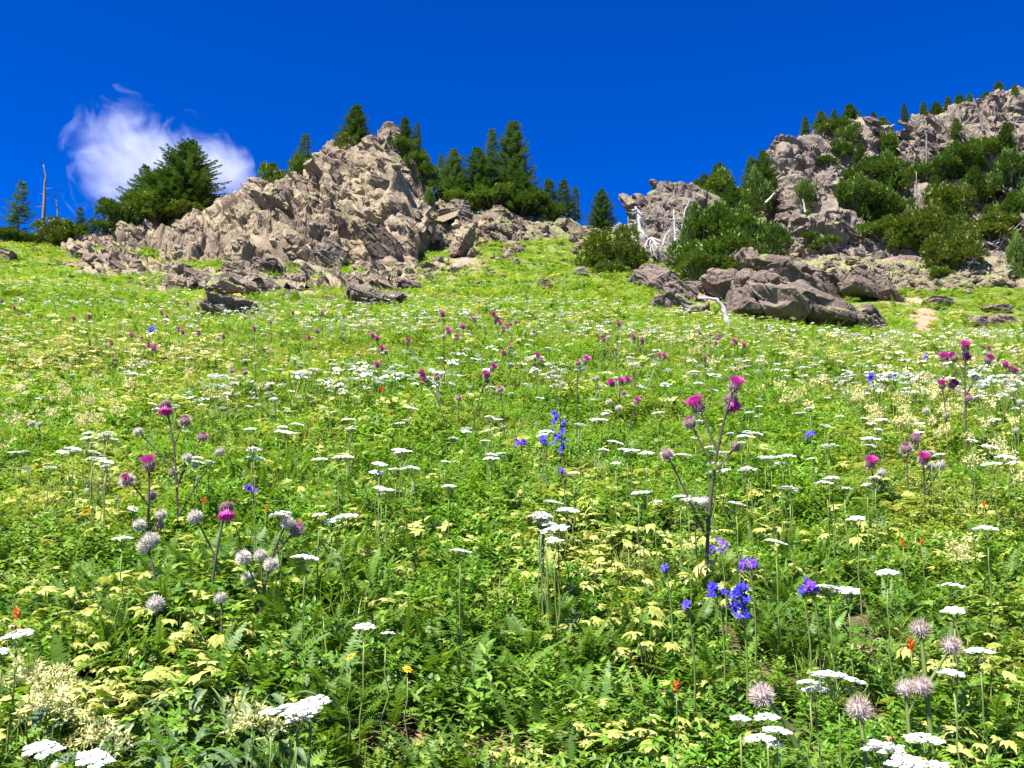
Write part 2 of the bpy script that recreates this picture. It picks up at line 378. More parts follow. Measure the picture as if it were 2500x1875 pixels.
def loft(name, label, base, crest, mat, ns, nt, seed, tilt=-0.75, amp=1.0, bulge=0.15, back=(9, 7), small=1.0, stonebias=None, sit=False, carve=None):
    """rock wall: base and crest are lists of (px, py, depth); the wall leans back from base to crest and falls away behind"""
    base = [(x, y, max(d, ground_hit(x, y)[1] if 0 <= x else d)) for (x, y, d) in base]
    base = np.array(base, float); crest = np.array(crest, float); s = np.linspace(0, 1, ns)
    def line(a):
        l = np.concatenate([[0], np.cumsum(np.hypot(np.diff(a[:, 0]), 0.35 * np.diff(a[:, 1])))]); l = l / l[-1]
        return np.stack([np.interp(s, l, a[:, k]) for k in range(3)], -1)
    bl, cl = line(base), line(crest)
    cl[:, 1] += 2.5 * fbm2(s * 55, s * 0 + seed, 3, seed)
    B = at(bl[:, 0], bl[:, 1], bl[:, 2]); C = at(cl[:, 0], cl[:, 1], cl[:, 2])
    if sit: C = np.array([ground_hit(x, y) for x, y in cl[:, :2]])
    B[:, 2] -= 0.9; B[:, 1] -= 0.5
    n1 = int(nt * 0.80); t1 = np.linspace(0, 1, n1); t2 = np.linspace(0, 1, nt - n1 + 1)[1:]
    ph = np.linspace(0, 1, ns)[:, None]
    wav = fbm(np.stack([np.repeat(ph * 9, n1, 1), np.repeat(t1[None] * 3, ns, 0), np.full((ns, n1), seed * 1.3)], -1), 3, seed)
    zf = t1[None] + (bulge + 0.10 * wav) * np.sin(math.pi * t1)[None]
    P1 = np.empty((ns, n1, 3)); D = C - B
    P1[..., 0] = B[:, None, 0] + D[:, None, 0] * t1; P1[..., 1] = B[:, None, 1] + D[:, None, 1] * t1; P1[..., 2] = B[:, None, 2] + D[:, None, 2] * zf
    P2 = np.empty((ns, len(t2), 3))
    P2[..., 0] = C[:, None, 0] + 0 * t2; P2[..., 1] = C[:, None, 1] + back[0] * t2; P2[..., 2] = C[:, None, 2] - back[1] * t2 ** 1.5
    P = np.concatenate([P1, P2], 1)
    du = np.gradient(P, axis=0); dv = np.gradient(P, axis=1); N = np.cross(du, dv); N /= np.linalg.norm(N, axis=-1, keepdims=True) + 1e-9
    if N[ns // 2, n1 // 2, 1] > 0: N = -N
    for _ in range(6): N[1:-1, 1:-1] = (N[:-2, 1:-1] + N[2:, 1:-1] + N[1:-1, :-2] + N[1:-1, 2:] + N[1:-1, 1:-1]) / 5
    N /= np.linalg.norm(N, axis=-1, keepdims=True) + 1e-9
    if sit: P[..., 2] = ground(P[..., 0], P[..., 1]) + 0.10; N[:] = (0, -0.35, 0.93)
    p = P.reshape(-1, 3); n = N.reshape(-1, 3)
    hgt = np.repeat((0.55 if sit else 1.0) * np.clip(np.linalg.norm(C - B, axis=1) / 4.0, 0.25, 1)[:, None], P.shape[1], 1).reshape(-1)
    d1, r1 = blocky(p, 3.2, seed, tilt); d2, r2 = blocky(p, 1.25, seed + 40, tilt + 0.25); d3, r3 = blocky(p, 0.5, seed + 80, tilt)
    d4, r4 = blocky(p, 0.2, seed + 120, tilt - 0.2)
    rgh = np.clip(0.75 + 1.3 * fbm(p * 0.3 + 3.3, 3, seed + 5), 0.15, 1.35)
    disp = amp * hgt * (0.45 * d1 + rgh * (0.26 * small * d2 + 0.15 * small * d3) + 0.85 * beds(p, 2.6, seed, tilt) + 0.28 * beds(p, 0.8, seed + 2, tilt + 0.1) - 0.48) + 0.05 * rgh * small * d4 + 0.60 * amp * hgt * fbm(p * 0.33, 3, seed)
    if carve:
        pxx, pyy = proj(p)
        for (cx, cy, rx, ry, dp) in carve: disp = disp - dp * np.exp(-(((pxx - cx) - 0.18 * (pyy - cy)) / rx) ** 2 - ((pyy - cy) / ry) ** 2)
    q = p + n * disp[:, None]
    stone = 0.35 * r1 + 0.4 * r2 + 0.25 * r3
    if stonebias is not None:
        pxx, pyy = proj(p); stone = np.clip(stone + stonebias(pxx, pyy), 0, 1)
    mr = P.shape[1]; k = (np.arange(ns - 1)[:, None] * mr + np.arange(mr - 1)[None]).reshape(-1)
    f = np.stack([k, k + mr, k + mr + 1, k + 1], -1)
    if np.cross(q[f[len(f) // 3, 1]] - q[f[len(f) // 3, 0]], q[f[len(f) // 3, 3]] - q[f[len(f) // 3, 0]])[1] > 0: f = f[:, ::-1]
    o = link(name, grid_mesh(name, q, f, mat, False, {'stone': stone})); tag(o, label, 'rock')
    BVH_V.append(q); BVH_F.append(f + _off[0]); _off[0] += len(q)
    return o

crag = loft('rock_crag', 'tall tan and grey rock crag rising to a pointed top left of centre',
     [(150, 606, 60), (200, 660, 56), (330, 690, 52), (480, 690, 52), (620, 672, 52), (760, 660, 52), (860, 655, 51), (960, 668, 50), (1035, 680, 50), (1068, 640, 53), (1088, 600, 57), (1095, 540, 62)],
     [(165, 598, 62), (240, 588, 66), (330, 562, 67), (420, 532, 68), (500, 512, 68), (575, 490, 68), (620, 468, 68), (690, 450, 68), (735, 428, 68), (770, 398, 68), (800, 368, 68), (850, 345, 68), (893, 342, 68), (912, 325, 68), (945, 325, 68), (958, 350, 68), (985, 392, 67), (1020, 430, 66), (1050, 468, 65), (1075, 500, 64), (1098, 535, 63)],
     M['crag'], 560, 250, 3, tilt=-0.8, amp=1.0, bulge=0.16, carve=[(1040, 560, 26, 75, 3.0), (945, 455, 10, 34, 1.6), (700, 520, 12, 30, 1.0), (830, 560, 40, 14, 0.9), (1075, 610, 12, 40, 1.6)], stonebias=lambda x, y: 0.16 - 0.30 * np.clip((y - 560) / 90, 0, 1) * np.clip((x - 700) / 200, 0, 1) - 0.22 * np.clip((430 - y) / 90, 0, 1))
saddle = loft('broken_outcrop', 'low broken tan rocks on the saddle right of the crag',
     [(1040, 640, 57), (1110, 625, 58), (1200, 618, 60), (1300, 600, 62), (1400, 590, 62), (1500, 582, 63), (1560, 590, 63)],
     [(1040, 520, 70), (1075, 470, 72), (1110, 505, 72), (1180, 505, 72), (1215, 500, 72), (1280, 520, 73), (1340, 530, 73), (1400, 545, 73), (1460, 556, 73), (1520, 566, 73), (1570, 575, 73)],
     M['rubble'], 330, 120, 13, tilt=-0.6, amp=0.55, bulge=0.05)
knob = loft('grey_rock_knob', 'dark grey rounded rock knob behind the bleached dead trees',
     [(1500, 600, 62), (1545, 640, 58), (1620, 655, 57), (1700, 660, 57), (1780, 640, 58), (1860, 640, 60), (1890, 600, 64)],
     [(1515, 575, 68), (1540, 545, 69), (1565, 500, 69), (1590, 468, 69), (1625, 450, 69), (1662, 452, 69), (1685, 470, 69), (1712, 474, 69), (1745, 488, 69), (1790, 515, 70), (1840, 540, 70), (1895, 560, 71)],
     M['cliff'], 260, 160, 23, tilt=-0.5, amp=0.8, stonebias=lambda x, y: -0.22 + 0 * x)
cliff = loft('rock_cliff', 'high grey rock cliff with fir thickets at the right edge',
     [(1868, 600, 72), (1885, 640, 70), (1950, 668, 67), (2050, 680, 65), (2150, 690, 64), (2260, 690, 63), (2380, 690, 63), (2500, 690, 63), (2650, 690, 63), (2900, 690, 64)],
     [(1872, 470, 84), (1882, 410, 86), (1888, 345, 88), (1905, 326, 88), (1935, 326, 88), (1955, 342, 90), (2000, 330, 93), (2050, 312, 95), (2080, 300, 95), (2120, 300, 95), (2160, 318, 96), (2205, 318, 96), (2222, 292, 96), (2255, 278, 96), (2295, 286, 96), (2330, 270, 97), (2380, 276, 97), (2425, 262, 97), (2450, 240, 97), (2480, 224, 97), (2520, 215, 97), (2650, 190, 98), (2900, 160, 98)],
     M['cliff'], 620, 330, 33, tilt=-0.5, amp=1.25, bulge=0.10, back=(14, 8), stonebias=lambda x, y: 0.10 + 0 * x)
apron = loft('rock_apron', 'sloping bare grey rock ledges at the foot of the right cliff',
     [(1810, 735, 42), (1900, 748, 40), (2000, 756, 40), (2100, 742, 41), (2200, 722, 43), (2320, 712, 45), (2440, 712, 46), (2560, 715, 46), (2800, 715, 46)],
     [(1840, 690, 52), (1900, 650, 58), (1960, 632, 60), (2060, 625, 62), (2160, 632, 62), (2260, 640, 62), (2360, 632, 62), (2460, 628, 62), (2560, 630, 62), (2800, 630, 62)],
     M['rubble'], 420, 150, 43, tilt=-0.45, amp=0.5, bulge=0.03, back=(5, 1), stonebias=lambda x, y: -0.12 + 0 * x)

foot = loft('broken_outcrop', 'strip of broken tan rock and turf along the foot of the crag',
     [(175, 640, 40), (260, 692, 40), (380, 728, 38), (470, 765, 30), (560, 788, 28), (660, 760, 30), (760, 745, 35), (860, 768, 30), (930, 776, 28), (1000, 745, 35), (1070, 690, 40)],
     [(165, 606, 45), (250, 640, 45), (350, 660, 45), (480, 675, 45), (620, 672, 45), (760, 665, 45), (900, 665, 45), (1030, 672, 45), (1085, 660, 45)],
     M['foot'], 520, 130, 53, tilt=-0.5, amp=1.25, bulge=0.0, back=(4, 1.5), sit=True)
def slab_mesh(name, size, mat, seed, nsub=22, rough=0.10, cutn=9):
    """angular boulder: a cube cut by random planes, subdivided and roughened; size = full extents in metres"""
    r = random.Random(seed); bm = bmesh.new(); bmesh.ops.create_cube(bm, size=2)
    for k in range(cutn):
        n = Vector((r.uniform(-1, 1), r.uniform(-1, 1), r.uniform(-0.6, 1))).normalized()
        g = bmesh.ops.bisect_plane(bm, geom=bm.verts[:] + bm.edges[:] + bm.faces[:], plane_co=n * r.uniform(0.75, 1.1), plane_no=n, clear_outer=True)
        e = [x for x in g['geom_cut'] if isinstance(x, bmesh.types.BMEdge)]
        if e: bmesh.ops.edgeloop_fill(bm, edges=e)
    bmesh.ops.scale(bm, vec=Vector(size) / 2, verts=bm.verts)
    bmesh.ops.triangulate(bm, faces=bm.faces)
    if nsub:
        longest = max(size)
        for _ in range(7):
            es = [e for e in bm.edges if e.calc_length() > longest / nsub]
            if not es or len(bm.faces) > 14000: break
            bmesh.ops.subdivide_edges(bm, edges=es, cuts=1); bmesh.ops.triangulate(bm, faces=[f for f in bm.faces if len(f.verts) > 3])
    bm.normal_update()
    p = np.array([v.co for v in bm.verts]); n = np.array([v.normal for v in bm.verts])
    m = max(size); d1, r1 = blocky(p + seed * 7.1, m * 0.42, seed, -0.4, (0.6, 1, 1.6)); d2, r2 = blocky(p + seed * 7.1, m * 0.13, seed + 9, -0.4, (0.5, 1, 1.7))
    d = rough * m * (0.5 * d1 + 0.24 * d2 + 0.16 * fbm(p * 5 / m + seed, 4, seed) + 0.55 * beds(p, m * 0.16, seed, -0.12) - 0.2)
    q = p + n * d[:, None]
    for v, c in zip(bm.verts, q): v.co = c
    me = bpy.data.meshes.new(name); bm.to_mesh(me); bm.free(); me.materials.append(mat)
    a = me.attributes.new('stone', 'FLOAT', 'POINT'); a.data.foreach_set('value', np.clip(0.5 * r1 + 0.5 * r2 - 0.1, 0, 1).astype(np.float32))
    return me
def boulder(name, label, px, py, depth, w_px, h_px, thick, mat, seed, rot=0.0, tilt=0.0, group=None, nsub=22, rough=0.10):
    """px, py: middle of the stone in the photo; its width and height in photo pixels give its real size at that distance"""
    g = ground_hit(px, py + 0.42 * h_px)
    depth = min(depth * 1.25, max(depth * 0.45, g[1] + 0.3 * thick)) if g is not None else depth
    k = depth / F / KY
    me = slab_mesh(name, (w_px * k, thick, h_px * k), mat, seed, nsub, rough)
    o = link(name, me, None, at(px, py - 0.06 * h_px, depth), (0, tilt, rot)); tag(o, label, 'rock', group); return o
# fractured blocks standing proud of the rock faces, each a piece of its own
BLOCKS = [slab_mesh('block', (1.0, 0.8, 0.62), M['crag'], 300 + k, 5, 0.10, 12) for k in range(10)]
def blocks(parent, lofti, mat, n, seed, region, size, tilt, flat=False):
    r = random.Random(seed); x0, y0, x1, y1 = region; bv = BVHTree.FromPolygons([tuple(p) for p in BVH_V[lofti]], [tuple(int(i) for i in f) for f in BVH_F[lofti] - BVH_F[lofti].min()])
    mm = []
    for b in BLOCKS:
        c = b.copy(); c.materials.clear(); c.materials.append(mat); mm.append(c)
    k = 0
    for _ in range(n * 4):
        if k >= n: break
        h, nn, _i, _d = bv.ray_cast(Vector((0, 0, 0)), Vector(ray(r.uniform(x0, x1), r.uniform(y0, y1))).normalized(), 300)
        if h is None: continue
        s = size * min(1.6, math.exp(r.gauss(0, 0.42))); k += 1
        o = link('block', mm[r.randrange(len(mm))], parent, h - nn * s * r.uniform(0.10, 0.42), (r.gauss(0, .35), tilt + r.gauss(0, .30), r.gauss(0, .5)), (s * r.uniform(1.0, 1.6), s, s * r.uniform(.55, 1.1)))
# tilted slabs and boulders below the dead trees
boulder('tilted_rock', 'biggest brown slab, tilted down to the right, dark overhang at its foot', 1940, 768, 33, 290, 96, 3.0, M['slab'], 5, 0.25, 0.30, nsub=60, rough=0.075)
boulder('tilted_rock', 'long pale-topped slab lying behind and above the biggest brown slab', 1950, 700, 38, 330, 70, 3.0, M['slab'], 6, 0.2, 0.45, nsub=40)
boulder('boulder', 'blocky boulder with flat top left of the biggest brown slab, under the dark fir thicket', 1770, 705, 38, 125, 80, 2.2, M['slab'], 7, -0.1, 0.18, nsub=32)
boulder('boulder', 'grey boulder at the upper left corner of the biggest brown slab', 1835, 712, 36.5, 90, 90, 1.8, M['slab'], 8, 0.3, 0.3, nsub=30)
boulder('boulder', 'rounded brown boulder in flowers left of the white fallen branch', 1632, 748, 31, 82, 52, 1.2, M['slab'], 9, 0.1, 0.3, nsub=26)
boulder('boulder', 'flat layered stone just left of the foot of the white fallen branch', 1704, 770, 29, 64, 44, 1.0, M['slab'], 10, 0.1, 0.42, nsub=26)
boulder('boulder', 'brown rock wedge below the yellowish juniper bush', 1590, 690, 41, 90, 62, 1.8, M['slab'], 11, 0.2, 0.55, nsub=26)
boulder('boulder', 'low brown rock between the juniper bush and the big slabs', 1655, 712, 38, 90, 40, 1.6, M['slab'], 12, 0.0, 0.3, nsub=26)
boulder('boulder', 'broken rock end at the right foot of the biggest brown slab', 2090, 790, 32, 90, 66, 1.4, M['slab'], 14, 0.2, 0.45, nsub=26)
boulder('ledge', 'narrow dark rock ledge stepping down in the right meadow', 2140, 712, 43, 150, 58, 2.0, M['slab'], 15, 0.1, 0.4, nsub=30)
boulder('ledge', 'slanting ledge of layered rock above the biggest brown slab', 2000, 690, 45, 260, 50, 2.0, M['slab'], 16, 0.1, 0.42, nsub=34)
boulder('boulder', 'low grey boulder beside the dirt path at the right edge', 2440, 785, 33, 72, 26, 0.9, M['slab'], 17, 0.1, 0.05, nsub=24)
boulder('boulder', 'small grey stone left of the boulder beside the dirt path', 2380, 790, 33, 34, 26, 0.6, M['slab'], 18, 0.1, 0.05, nsub=18)
boulder('boulder', 'flat grey stone above the dirt path in the right meadow', 2290, 738, 40, 54, 22, 0.9, M['slab'], 19, 0.1, 0.05, nsub=18)
boulder('boulder', 'grey stone hump on the grass right of the dirt path', 2430, 758, 38, 60, 22, 0.9, M['slab'], 20, 0.1, 0.05, nsub=18)
# boulders under the crag
boulder('boulder', 'dark purple-brown rock mass in the grass below the crag, centre left', 925, 738, 36, 115, 62, 1.8, M['slab'], 21, -0.1, 0.25, nsub=34, rough=0.14)
boulder('boulder', 'long reddish boulder at the lower left foot of the crag', 578, 710, 40, 112, 50, 1.8, M['slab'], 22, 0.1, 0.2, nsub=34, rough=0.12)
boulder('boulder', 'grey upright rock in flowers below the reddish boulder', 560, 765, 30, 96, 52, 1.2, M['cliff'], 24, 0.2, 0.15, nsub=32, rough=0.15)
boulder('boulder', 'dark layered block at the foot of the crag face, partly in shadow', 790, 625, 48.5, 105, 70, 2.4, M['slab'], 25, 0.2, 0.3, nsub=34)
boulder('boulder', 'deep purple slab under the overhang of the crag', 950, 625, 47.5, 165, 70, 2.4, M['slab'], 26, 0.2, 0.55, nsub=38)
boulder('boulder', 'pale cream boulder at the left foot of the crag', 566, 655, 47, 40, 36, 1.0, M['crag'], 27, 0.2, 0.2, nsub=20)
boulder('boulder', 'dark hollow rock right of the pale cream boulder', 640, 655, 46, 62, 40, 1.3, M['slab'], 28, 0.4, 0.1, nsub=22, rough=0.16)
boulder('boulder', 'flat brown stone on grass right of the purple-brown rock mass', 1000, 700, 40, 60, 24, 1.0, M['slab'], 29, 0, 0.1, nsub=20)
boulder('boulder', 'small dark stone on the open grass right of centre', 1328, 702, 40, 28, 28, 0.6, M['slab'], 30, 0, 0.1, nsub=14)
boulder('boulder', 'round grey stone at the edge of the yellowish juniper bush', 1418, 664, 45, 34, 20, 0.7, M['cliff'], 31, 0, 0.1, nsub=14)
boulder('boulder', 'tan slab standing on the saddle right of the crag', 1130, 590, 56, 52, 90, 1.6, M['crag'], 32, 0, 0.2, nsub=24)
boulder('boulder', 'dark block on the saddle beside the crag shadow', 1118, 540, 60, 62, 86, 2.0, M['cliff'], 33, 0.2, 0.1, nsub=26)
boulder('boulder', 'pale flat boulder under the fir thicket on the saddle', 1215, 515, 66, 72, 30, 1.6, M['cliff'], 34, 0.1, 0.0, nsub=22)
boulder('boulder', 'ribbed brown boulder on the saddle slope', 1268, 572, 60, 52, 40, 1.4, M['rubble'], 35, 0.1, 0.3, nsub=22)
boulder('boulder', 'small stone at the left edge below the skyline firs', 12, 625, 52, 44, 26, 0.9, M['rubble'], 36, 0.1, 0.3, nsub=14)
boulder('flat_stone', 'flat pinkish stone in flowers just right of the tall dark-stemmed thistle', 1830, 934, 8.2, 34, 12, 0.10, M['rubble'], 37, 0.1, 0.0, nsub=12)
blocks(crag, 1, M['crag'], 300, 1, (160, 330, 1090, 690), 0.72, 0.75)
blocks(foot, 6, M['foot'], 280, 6, (180, 610, 1080, 785), 0.48, 0.4)
blocks(saddle, 2, M['rubble'], 130, 2, (1050, 470, 1570, 620), 0.5, 0.5)
blocks(knob, 3, M['cliff'], 90, 3, (1510, 445, 1890, 650), 0.7, 0.6)
blocks(cliff, 4, M['cliff'], 290, 4, (1870, 220, 2500, 690), 0.9, 0.5)
blocks(apron, 5, M['rubble'], 150, 5, (1820, 620, 2500, 750), 0.55, 0.42)
# loose stones: too many alike to tell apart
STONES = [slab_mesh('loose_stone', (1, 0.9, 0.6), m, 50 + k, 9, 0.12) for k, m in enumerate((M['rubble'], M['slab'], M['crag'], M['cliff'], M['rubble']))]
STONE_SPOTS = []
rs = random.Random(4)
for (cx, cy, rx, ry, n, smin, smax) in [(300, 690, 260, 26, 20, 10, 24), (620, 690, 230, 40, 34, 10, 30), (880, 700, 220, 40, 30, 10, 30), (1150, 650, 130, 50, 22, 10, 30),
                                        (1330, 590, 200, 40, 36, 12, 34), (1450, 670, 120, 30, 12, 8, 20), (2000, 650, 180, 60, 24, 10, 30), (2250, 680, 240, 40, 34, 10, 30), (150, 650, 130, 30, 10, 8, 18)]:
    for _ in range(n): STONE_SPOTS.append((cx + rs.uniform(-1, 1) * rx, cy + rs.uniform(-1, 1) * ry, rs.uniform(smin, smax)))
BV = BVHTree.FromPolygons([tuple(p) for p in np.concatenate(BVH_V)], [tuple(int(i) for i in f) for f in np.concatenate(BVH_F)])
def hit(px, py):
    d = Vector(ray(px, py)).normalized(); r = BV.ray_cast(Vector((0, 0, 0)), d, 300)
    return r[0], r[1]
for (px, py, s) in STONE_SPOTS:
    h, n = hit(px, py)
    if h is None: continue
    w = s * h.y / F / KY
    o = link('loose_stone', STONES[rs.randrange(5)], None, h + Vector((0, 0, w * 0.12)), (rs.uniform(-.5, .5), rs.uniform(-.5, .5), rs.uniform(0, 6.28)), (w, w * rs.uniform(.7, 1.1), w * rs.uniform(.6, 1.1)))
    tag(o, 'small angular loose stone lying on the grass below the rocks', 'stone', 'loose stones strewn below the rock faces')
# ------------------------------------------------------------------ conifers, thickets and dead wood
def rot_about(v, axis, a): return Quaternion(axis, a) @ v
def spray(mb, p, d, up, ln, wd, r, n=5):
    """a short needle shoot: small leaf-like quads fanned along a twig"""
    d = d.normalized(); side = d.cross(up)
    side = side.normalized() if side.length > 1e-5 else Vector((1, 0, 0)); u2 = side.cross(d)
    for k in range(n):
        t = (k + 0.5) / n; c = p + d * ln * t; w = wd * (1.15 - 0.75 * t)
        for sgn in (-1, 1):
            tip = c + (d * 0.55 + side * sgn * r.uniform(0.6, 1.0) + u2 * r.uniform(-0.1, 0.5)).normalized() * w
            mid = d * (ln / n * 0.62)
            mb.poly([c - mid, tip - mid * 0.3, tip + mid * 0.7, c + mid], min(1, max(0, r.gauss(0.5, 0.22))))
    tip = p + d * ln * 1.12
    mb.poly([p + d * ln * 0.6 - side * wd * 0.3, tip, p + d * ln * 0.6 + side * wd * 0.3], r.uniform(0.5, 1))
def fir(name, seed, levels=20, width=0.20, lean=0.02, gappy=0.12, top=0.03, bare=0.05, mat='fir', droop=0.25):
    """unit-height subalpine fir: returns trunk mesh and crown mesh"""
    r = random.Random(seed); tr = MB(); cr = MB()
    pts = [Vector((lean * math.sin(t * 3 + seed) * t, lean * math.cos(t * 2.3 + seed) * t, t)) for t in np.linspace(-0.06, 1, 9)]
    tr.tube(pts, [0.020 * (1 - 0.93 * i / 8) for i in range(9)], 6)
    def axis(z):
        f = (z + 0.06) / 1.06 * 8; i = min(7, max(0, int(f))); return pts[i].lerp(pts[i + 1], f - i)
    for L in range(levels):
        z = bare + (1 - bare - 0.015) * (L / (levels - 1)) ** 0.92
        prof = (1 - z) ** 0.72 * (0.55 + 0.45 * min(1, (z - bare) / 0.10 + 0.35))
        rad0 = width * 1.35 * prof * r.uniform(0.72, 1.22) + top * 0.5
        nb = max(5, int(8 + 6 * prof)); ph = r.uniform(0, 6.28)
        for b in range(nb):
            if r.random() < gappy: continue
            a = ph + 6.283 * b / nb + r.uniform(-0.25, 0.25); rad = rad0 * r.uniform(0.6, 1.18)
            out = Vector((math.cos(a), math.sin(a), 0)); p0 = axis(z + r.uniform(-0.012, 0.012))
            n = max(2, int(rad / 0.028)); sl = rad / n; up = Vector((0, 0, 1))
            p = p0.copy(); dz = 0.35 * (z ** 2) - droop
            for k in range(n):
                t = (k + 1) / n; d = (out + Vector((0, 0, dz + 0.75 * t * t))).normalized()
                q = p + d * sl
                if t > 0.18:
                    side = d.cross(up).normalized(); w = 0.042 * (1.15 - 0.45 * t)
                    for sgn in (-1, 1):
                        spray(cr, q, (d * 0.75 + side * sgn * r.uniform(0.45, 0.95) + up * r.uniform(-0.22, 0.22)), up, w * r.uniform(0.9, 1.5), w * 0.50, r, 3)
                    if k == n - 1: spray(cr, q, d + up * 0.3, up, w * 1.3, w * 0.4, r, 3)
                p = q
    spray(cr, axis(0.95), Vector((0, 0, 1)), Vector((1, 0, 0)), 0.07, 0.014, r, 5)
    return tr.mesh(name + '_trunk', [M['bark']], True), cr.mesh(name + '_crown', [M[mat]])
def thicket(name, seed, mat='krumm', n=95, flat=0.55):
    """unit-wide low wind-pruned fir thicket: stems and an uneven mat of upturned shoots"""
    r = random.Random(seed); tr = MB(); cr = MB()
    lobes = [(Vector((r.uniform(-0.34, 0.34), r.uniform(-0.34, 0.34), r.uniform(-0.16, 0.20))), r.uniform(0.10, 0.20)) for _ in range(22)]
    for c, rr in lobes: tr.tube([(0, 0, -0.15), c * 0.6 - Vector((0, 0, 0.04)), c], [0.018, 0.012, 0.005], 5)
    for c, rr in lobes:
        m = int(n * 1.25 * (rr / 0.2) ** 2)
        for _ in range(m):
            z = r.uniform(-0.25, 1); a = r.uniform(0, 6.283); h = math.sqrt(1 - z * z)
            nrm = Vector((math.cos(a) * h, math.sin(a) * h, z)); k = rr * r.uniform(0.72, 1.10)
            p = c + Vector((nrm.x * k, nrm.y * k, nrm.z * k * flat * 1.25))
            for j in range(4):
                d = (nrm + Vector((r.uniform(-.6, .6), r.uniform(-.6, .6), r.uniform(-0.15, 0.45)))).normalized()
                s = r.uniform(0.026, 0.050); spray(cr, p + Vector((r.uniform(-.02, .02), r.uniform(-.02, .02), r.uniform(-.02, .02))), d, Vector((0, 0, 1)), s, s * 0.55, r, 2)
    return tr.mesh(name + '_stems', [M['bark']], True), cr.mesh(name + '_foliage', [M[mat]])
FIRS = [fir('fir', 1, 21, 0.21, 0.02), fir('fir', 2, 19, 0.17, 0.03, 0.2), fir('fir', 3, 23, 0.26, 0.02, 0.08), fir('fir', 4, 17, 0.12, 0.02, 0.15), fir('fir', 5, 18, 0.19, 0.05, 0.38, 0.03, 0.22)]
BIGFIR = [fir('fir', 6, 30, 0.34, 0.03, 0.10, 0.05, 0.03), fir('fir', 7, 28, 0.24, 0.02, 0.08, 0.04, 0.03)]
THICK = [thicket('thicket', 1), thicket('thicket', 2), thicket('thicket', 3, n=80), thicket('thicket', 4, flat=0.8)]
THICK_Y = [thicket('thicket', 5, 'krumm_y'), thicket('thicket', 6, 'krumm_y')]
rt = random.Random(8)
def tree(proto, px, py_top, py_base, label, wide=1.0, depth=None, lean=0.0, name='fir_tree', group=None):
    """a fir whose foot is at the pixel (px, py_base) and whose tip reaches py_top"""
    if depth is None:
        h, n = hit(px, py_base); depth = h.y if h is not None else 70
        if depth < 40: depth = 70
    b = at(px, py_base, depth); t = at(px, py_top, depth); hh = float(t[2] - b[2])
    o = empty(name, b, (0, lean, rt.uniform(0, 6.28)), (hh * wide * 1.25, hh * wide * 1.25, hh))
    link('trunk', proto[0], o); link('crown', proto[1], o); tag(o, label, 'tree', group); return o
def shrub(proto, px, py, w_px, h_px, label, depth=None, name='fir_thicket', group=None, sink=0.1):
    """a thicket of the given photo size, its middle at the pixel"""
    yb = py + 0.35 * h_px
    if depth is None:
        h, n = hit(px, yb); depth = h.y if h is not None else 70
    k = depth / F / KY; b = at(px, yb, depth)
    o = empty(name, b, (0, 0, rt.uniform(0, 6.28)), (w_px * k / 0.95,) * 2 + (h_px * k / 0.42,))
    o.location.z += h_px * k * 0.18
    link('stems', proto[0], o); link('foliage', proto[1], o); tag(o, label, 'shrub', group); return o
# left skyline
tree(FIRS[4], 43, 443, 592, 'slim ragged fir at the far left edge of the skyline', 0.85, 64)
shrub(THICK[1], 15, 582, 80, 40, 'dark low thicket round the foot of the far left fir', 63)
shrub(THICK[0], 75, 585, 60, 30, 'small dark bush between the far left fir and the tall snag', 63)
shrub(THICK_Y[0], 140, 570, 130, 60, 'olive green bush at the foot of the two dead snags', 63)
tree(FIRS[4], 130, 528, 580, 'stunted fir tip in front of the two dead snags', 1.3, 63)
shrub(THICK[2], 215, 575, 150, 50, 'green mat of stunted fir right of the dead snags', 63.5)
tree(FIRS[1], 195, 508, 580, 'small forked fir between the snags and the big dark conifer', 1.1, 63.5)
shrub(THICK[0], 300, 540, 130, 70, 'green thicket sloping up below the big dark conifer', 64)
shrub(THICK[1], 380, 510, 140, 70, 'thicket under the left branches of the big dark conifer', 65)
shrub(THICK_Y[1], 455, 518, 100, 36, 'yellow-green bush on the rock edge under the big dark conifer', 64.5)
tree(BIGFIR[0], 455, 347, 522, 'largest broad dark conifer standing in front of the cloud', 1.15, 67)
tree(BIGFIR[0], 395, 415, 530, 'lower left mass of branches beside the largest dark conifer', 1.55, 66.5)
tree(FIRS[4], 347, 402, 540, 'ragged leaning fir on the left flank of the largest dark conifer', 1.0, 67)
tree(FIRS[2], 490, 430, 515, 'short bushy fir on the right flank of the largest dark conifer', 1.2, 66)
# shoulder of the crag
shrub(THICK[3], 668, 448, 80, 60, 'rounded fir bush on the left shoulder of the crag', 66)
tree(FIRS[0], 662, 400, 465, 'small fir beside two thin dead stubs on the crag shoulder', 1.5, 67)
tree(FIRS[4], 735, 328, 455, 'wind-flagged fir with bare trunk on the crag shoulder', 0.9, 67)
shrub(THICK[0], 735, 425, 70, 70, 'bush round the foot of the wind-flagged fir', 66.5)
tree(BIGFIR[1], 866, 259, 362, 'dense fir standing on the top of the crag, left of its tip', 1.15, 69)
shrub(THICK_Y[0], 850, 348, 62, 36, 'yellow-green bush at the foot of the fir on the crag top', 67.5)
tree(FIRS[0], 985, 288, 372, 'pointed fir just right of the crag tip', 1.0, 69)
tree(FIRS[3], 1018, 302, 372, 'narrow fir right of the pointed fir by the crag tip', 1.1, 69)
for i, (x, y, w, h, l) in enumerate([(985, 370, 80, 50, 'green mat just below the pointed fir by the crag tip'), (1005, 405, 90, 55, 'green mat halfway down the right edge of the crag'), (1040, 435, 80, 60, 'dark green mat hanging down the right edge of the crag'), (1048, 490, 26, 50, 'small bright bush clinging to the crag right of its shadowed cleft')]):
    shrub(THICK[i % 4], x, y, w, h, l, 65.5 if i < 3 else 60)
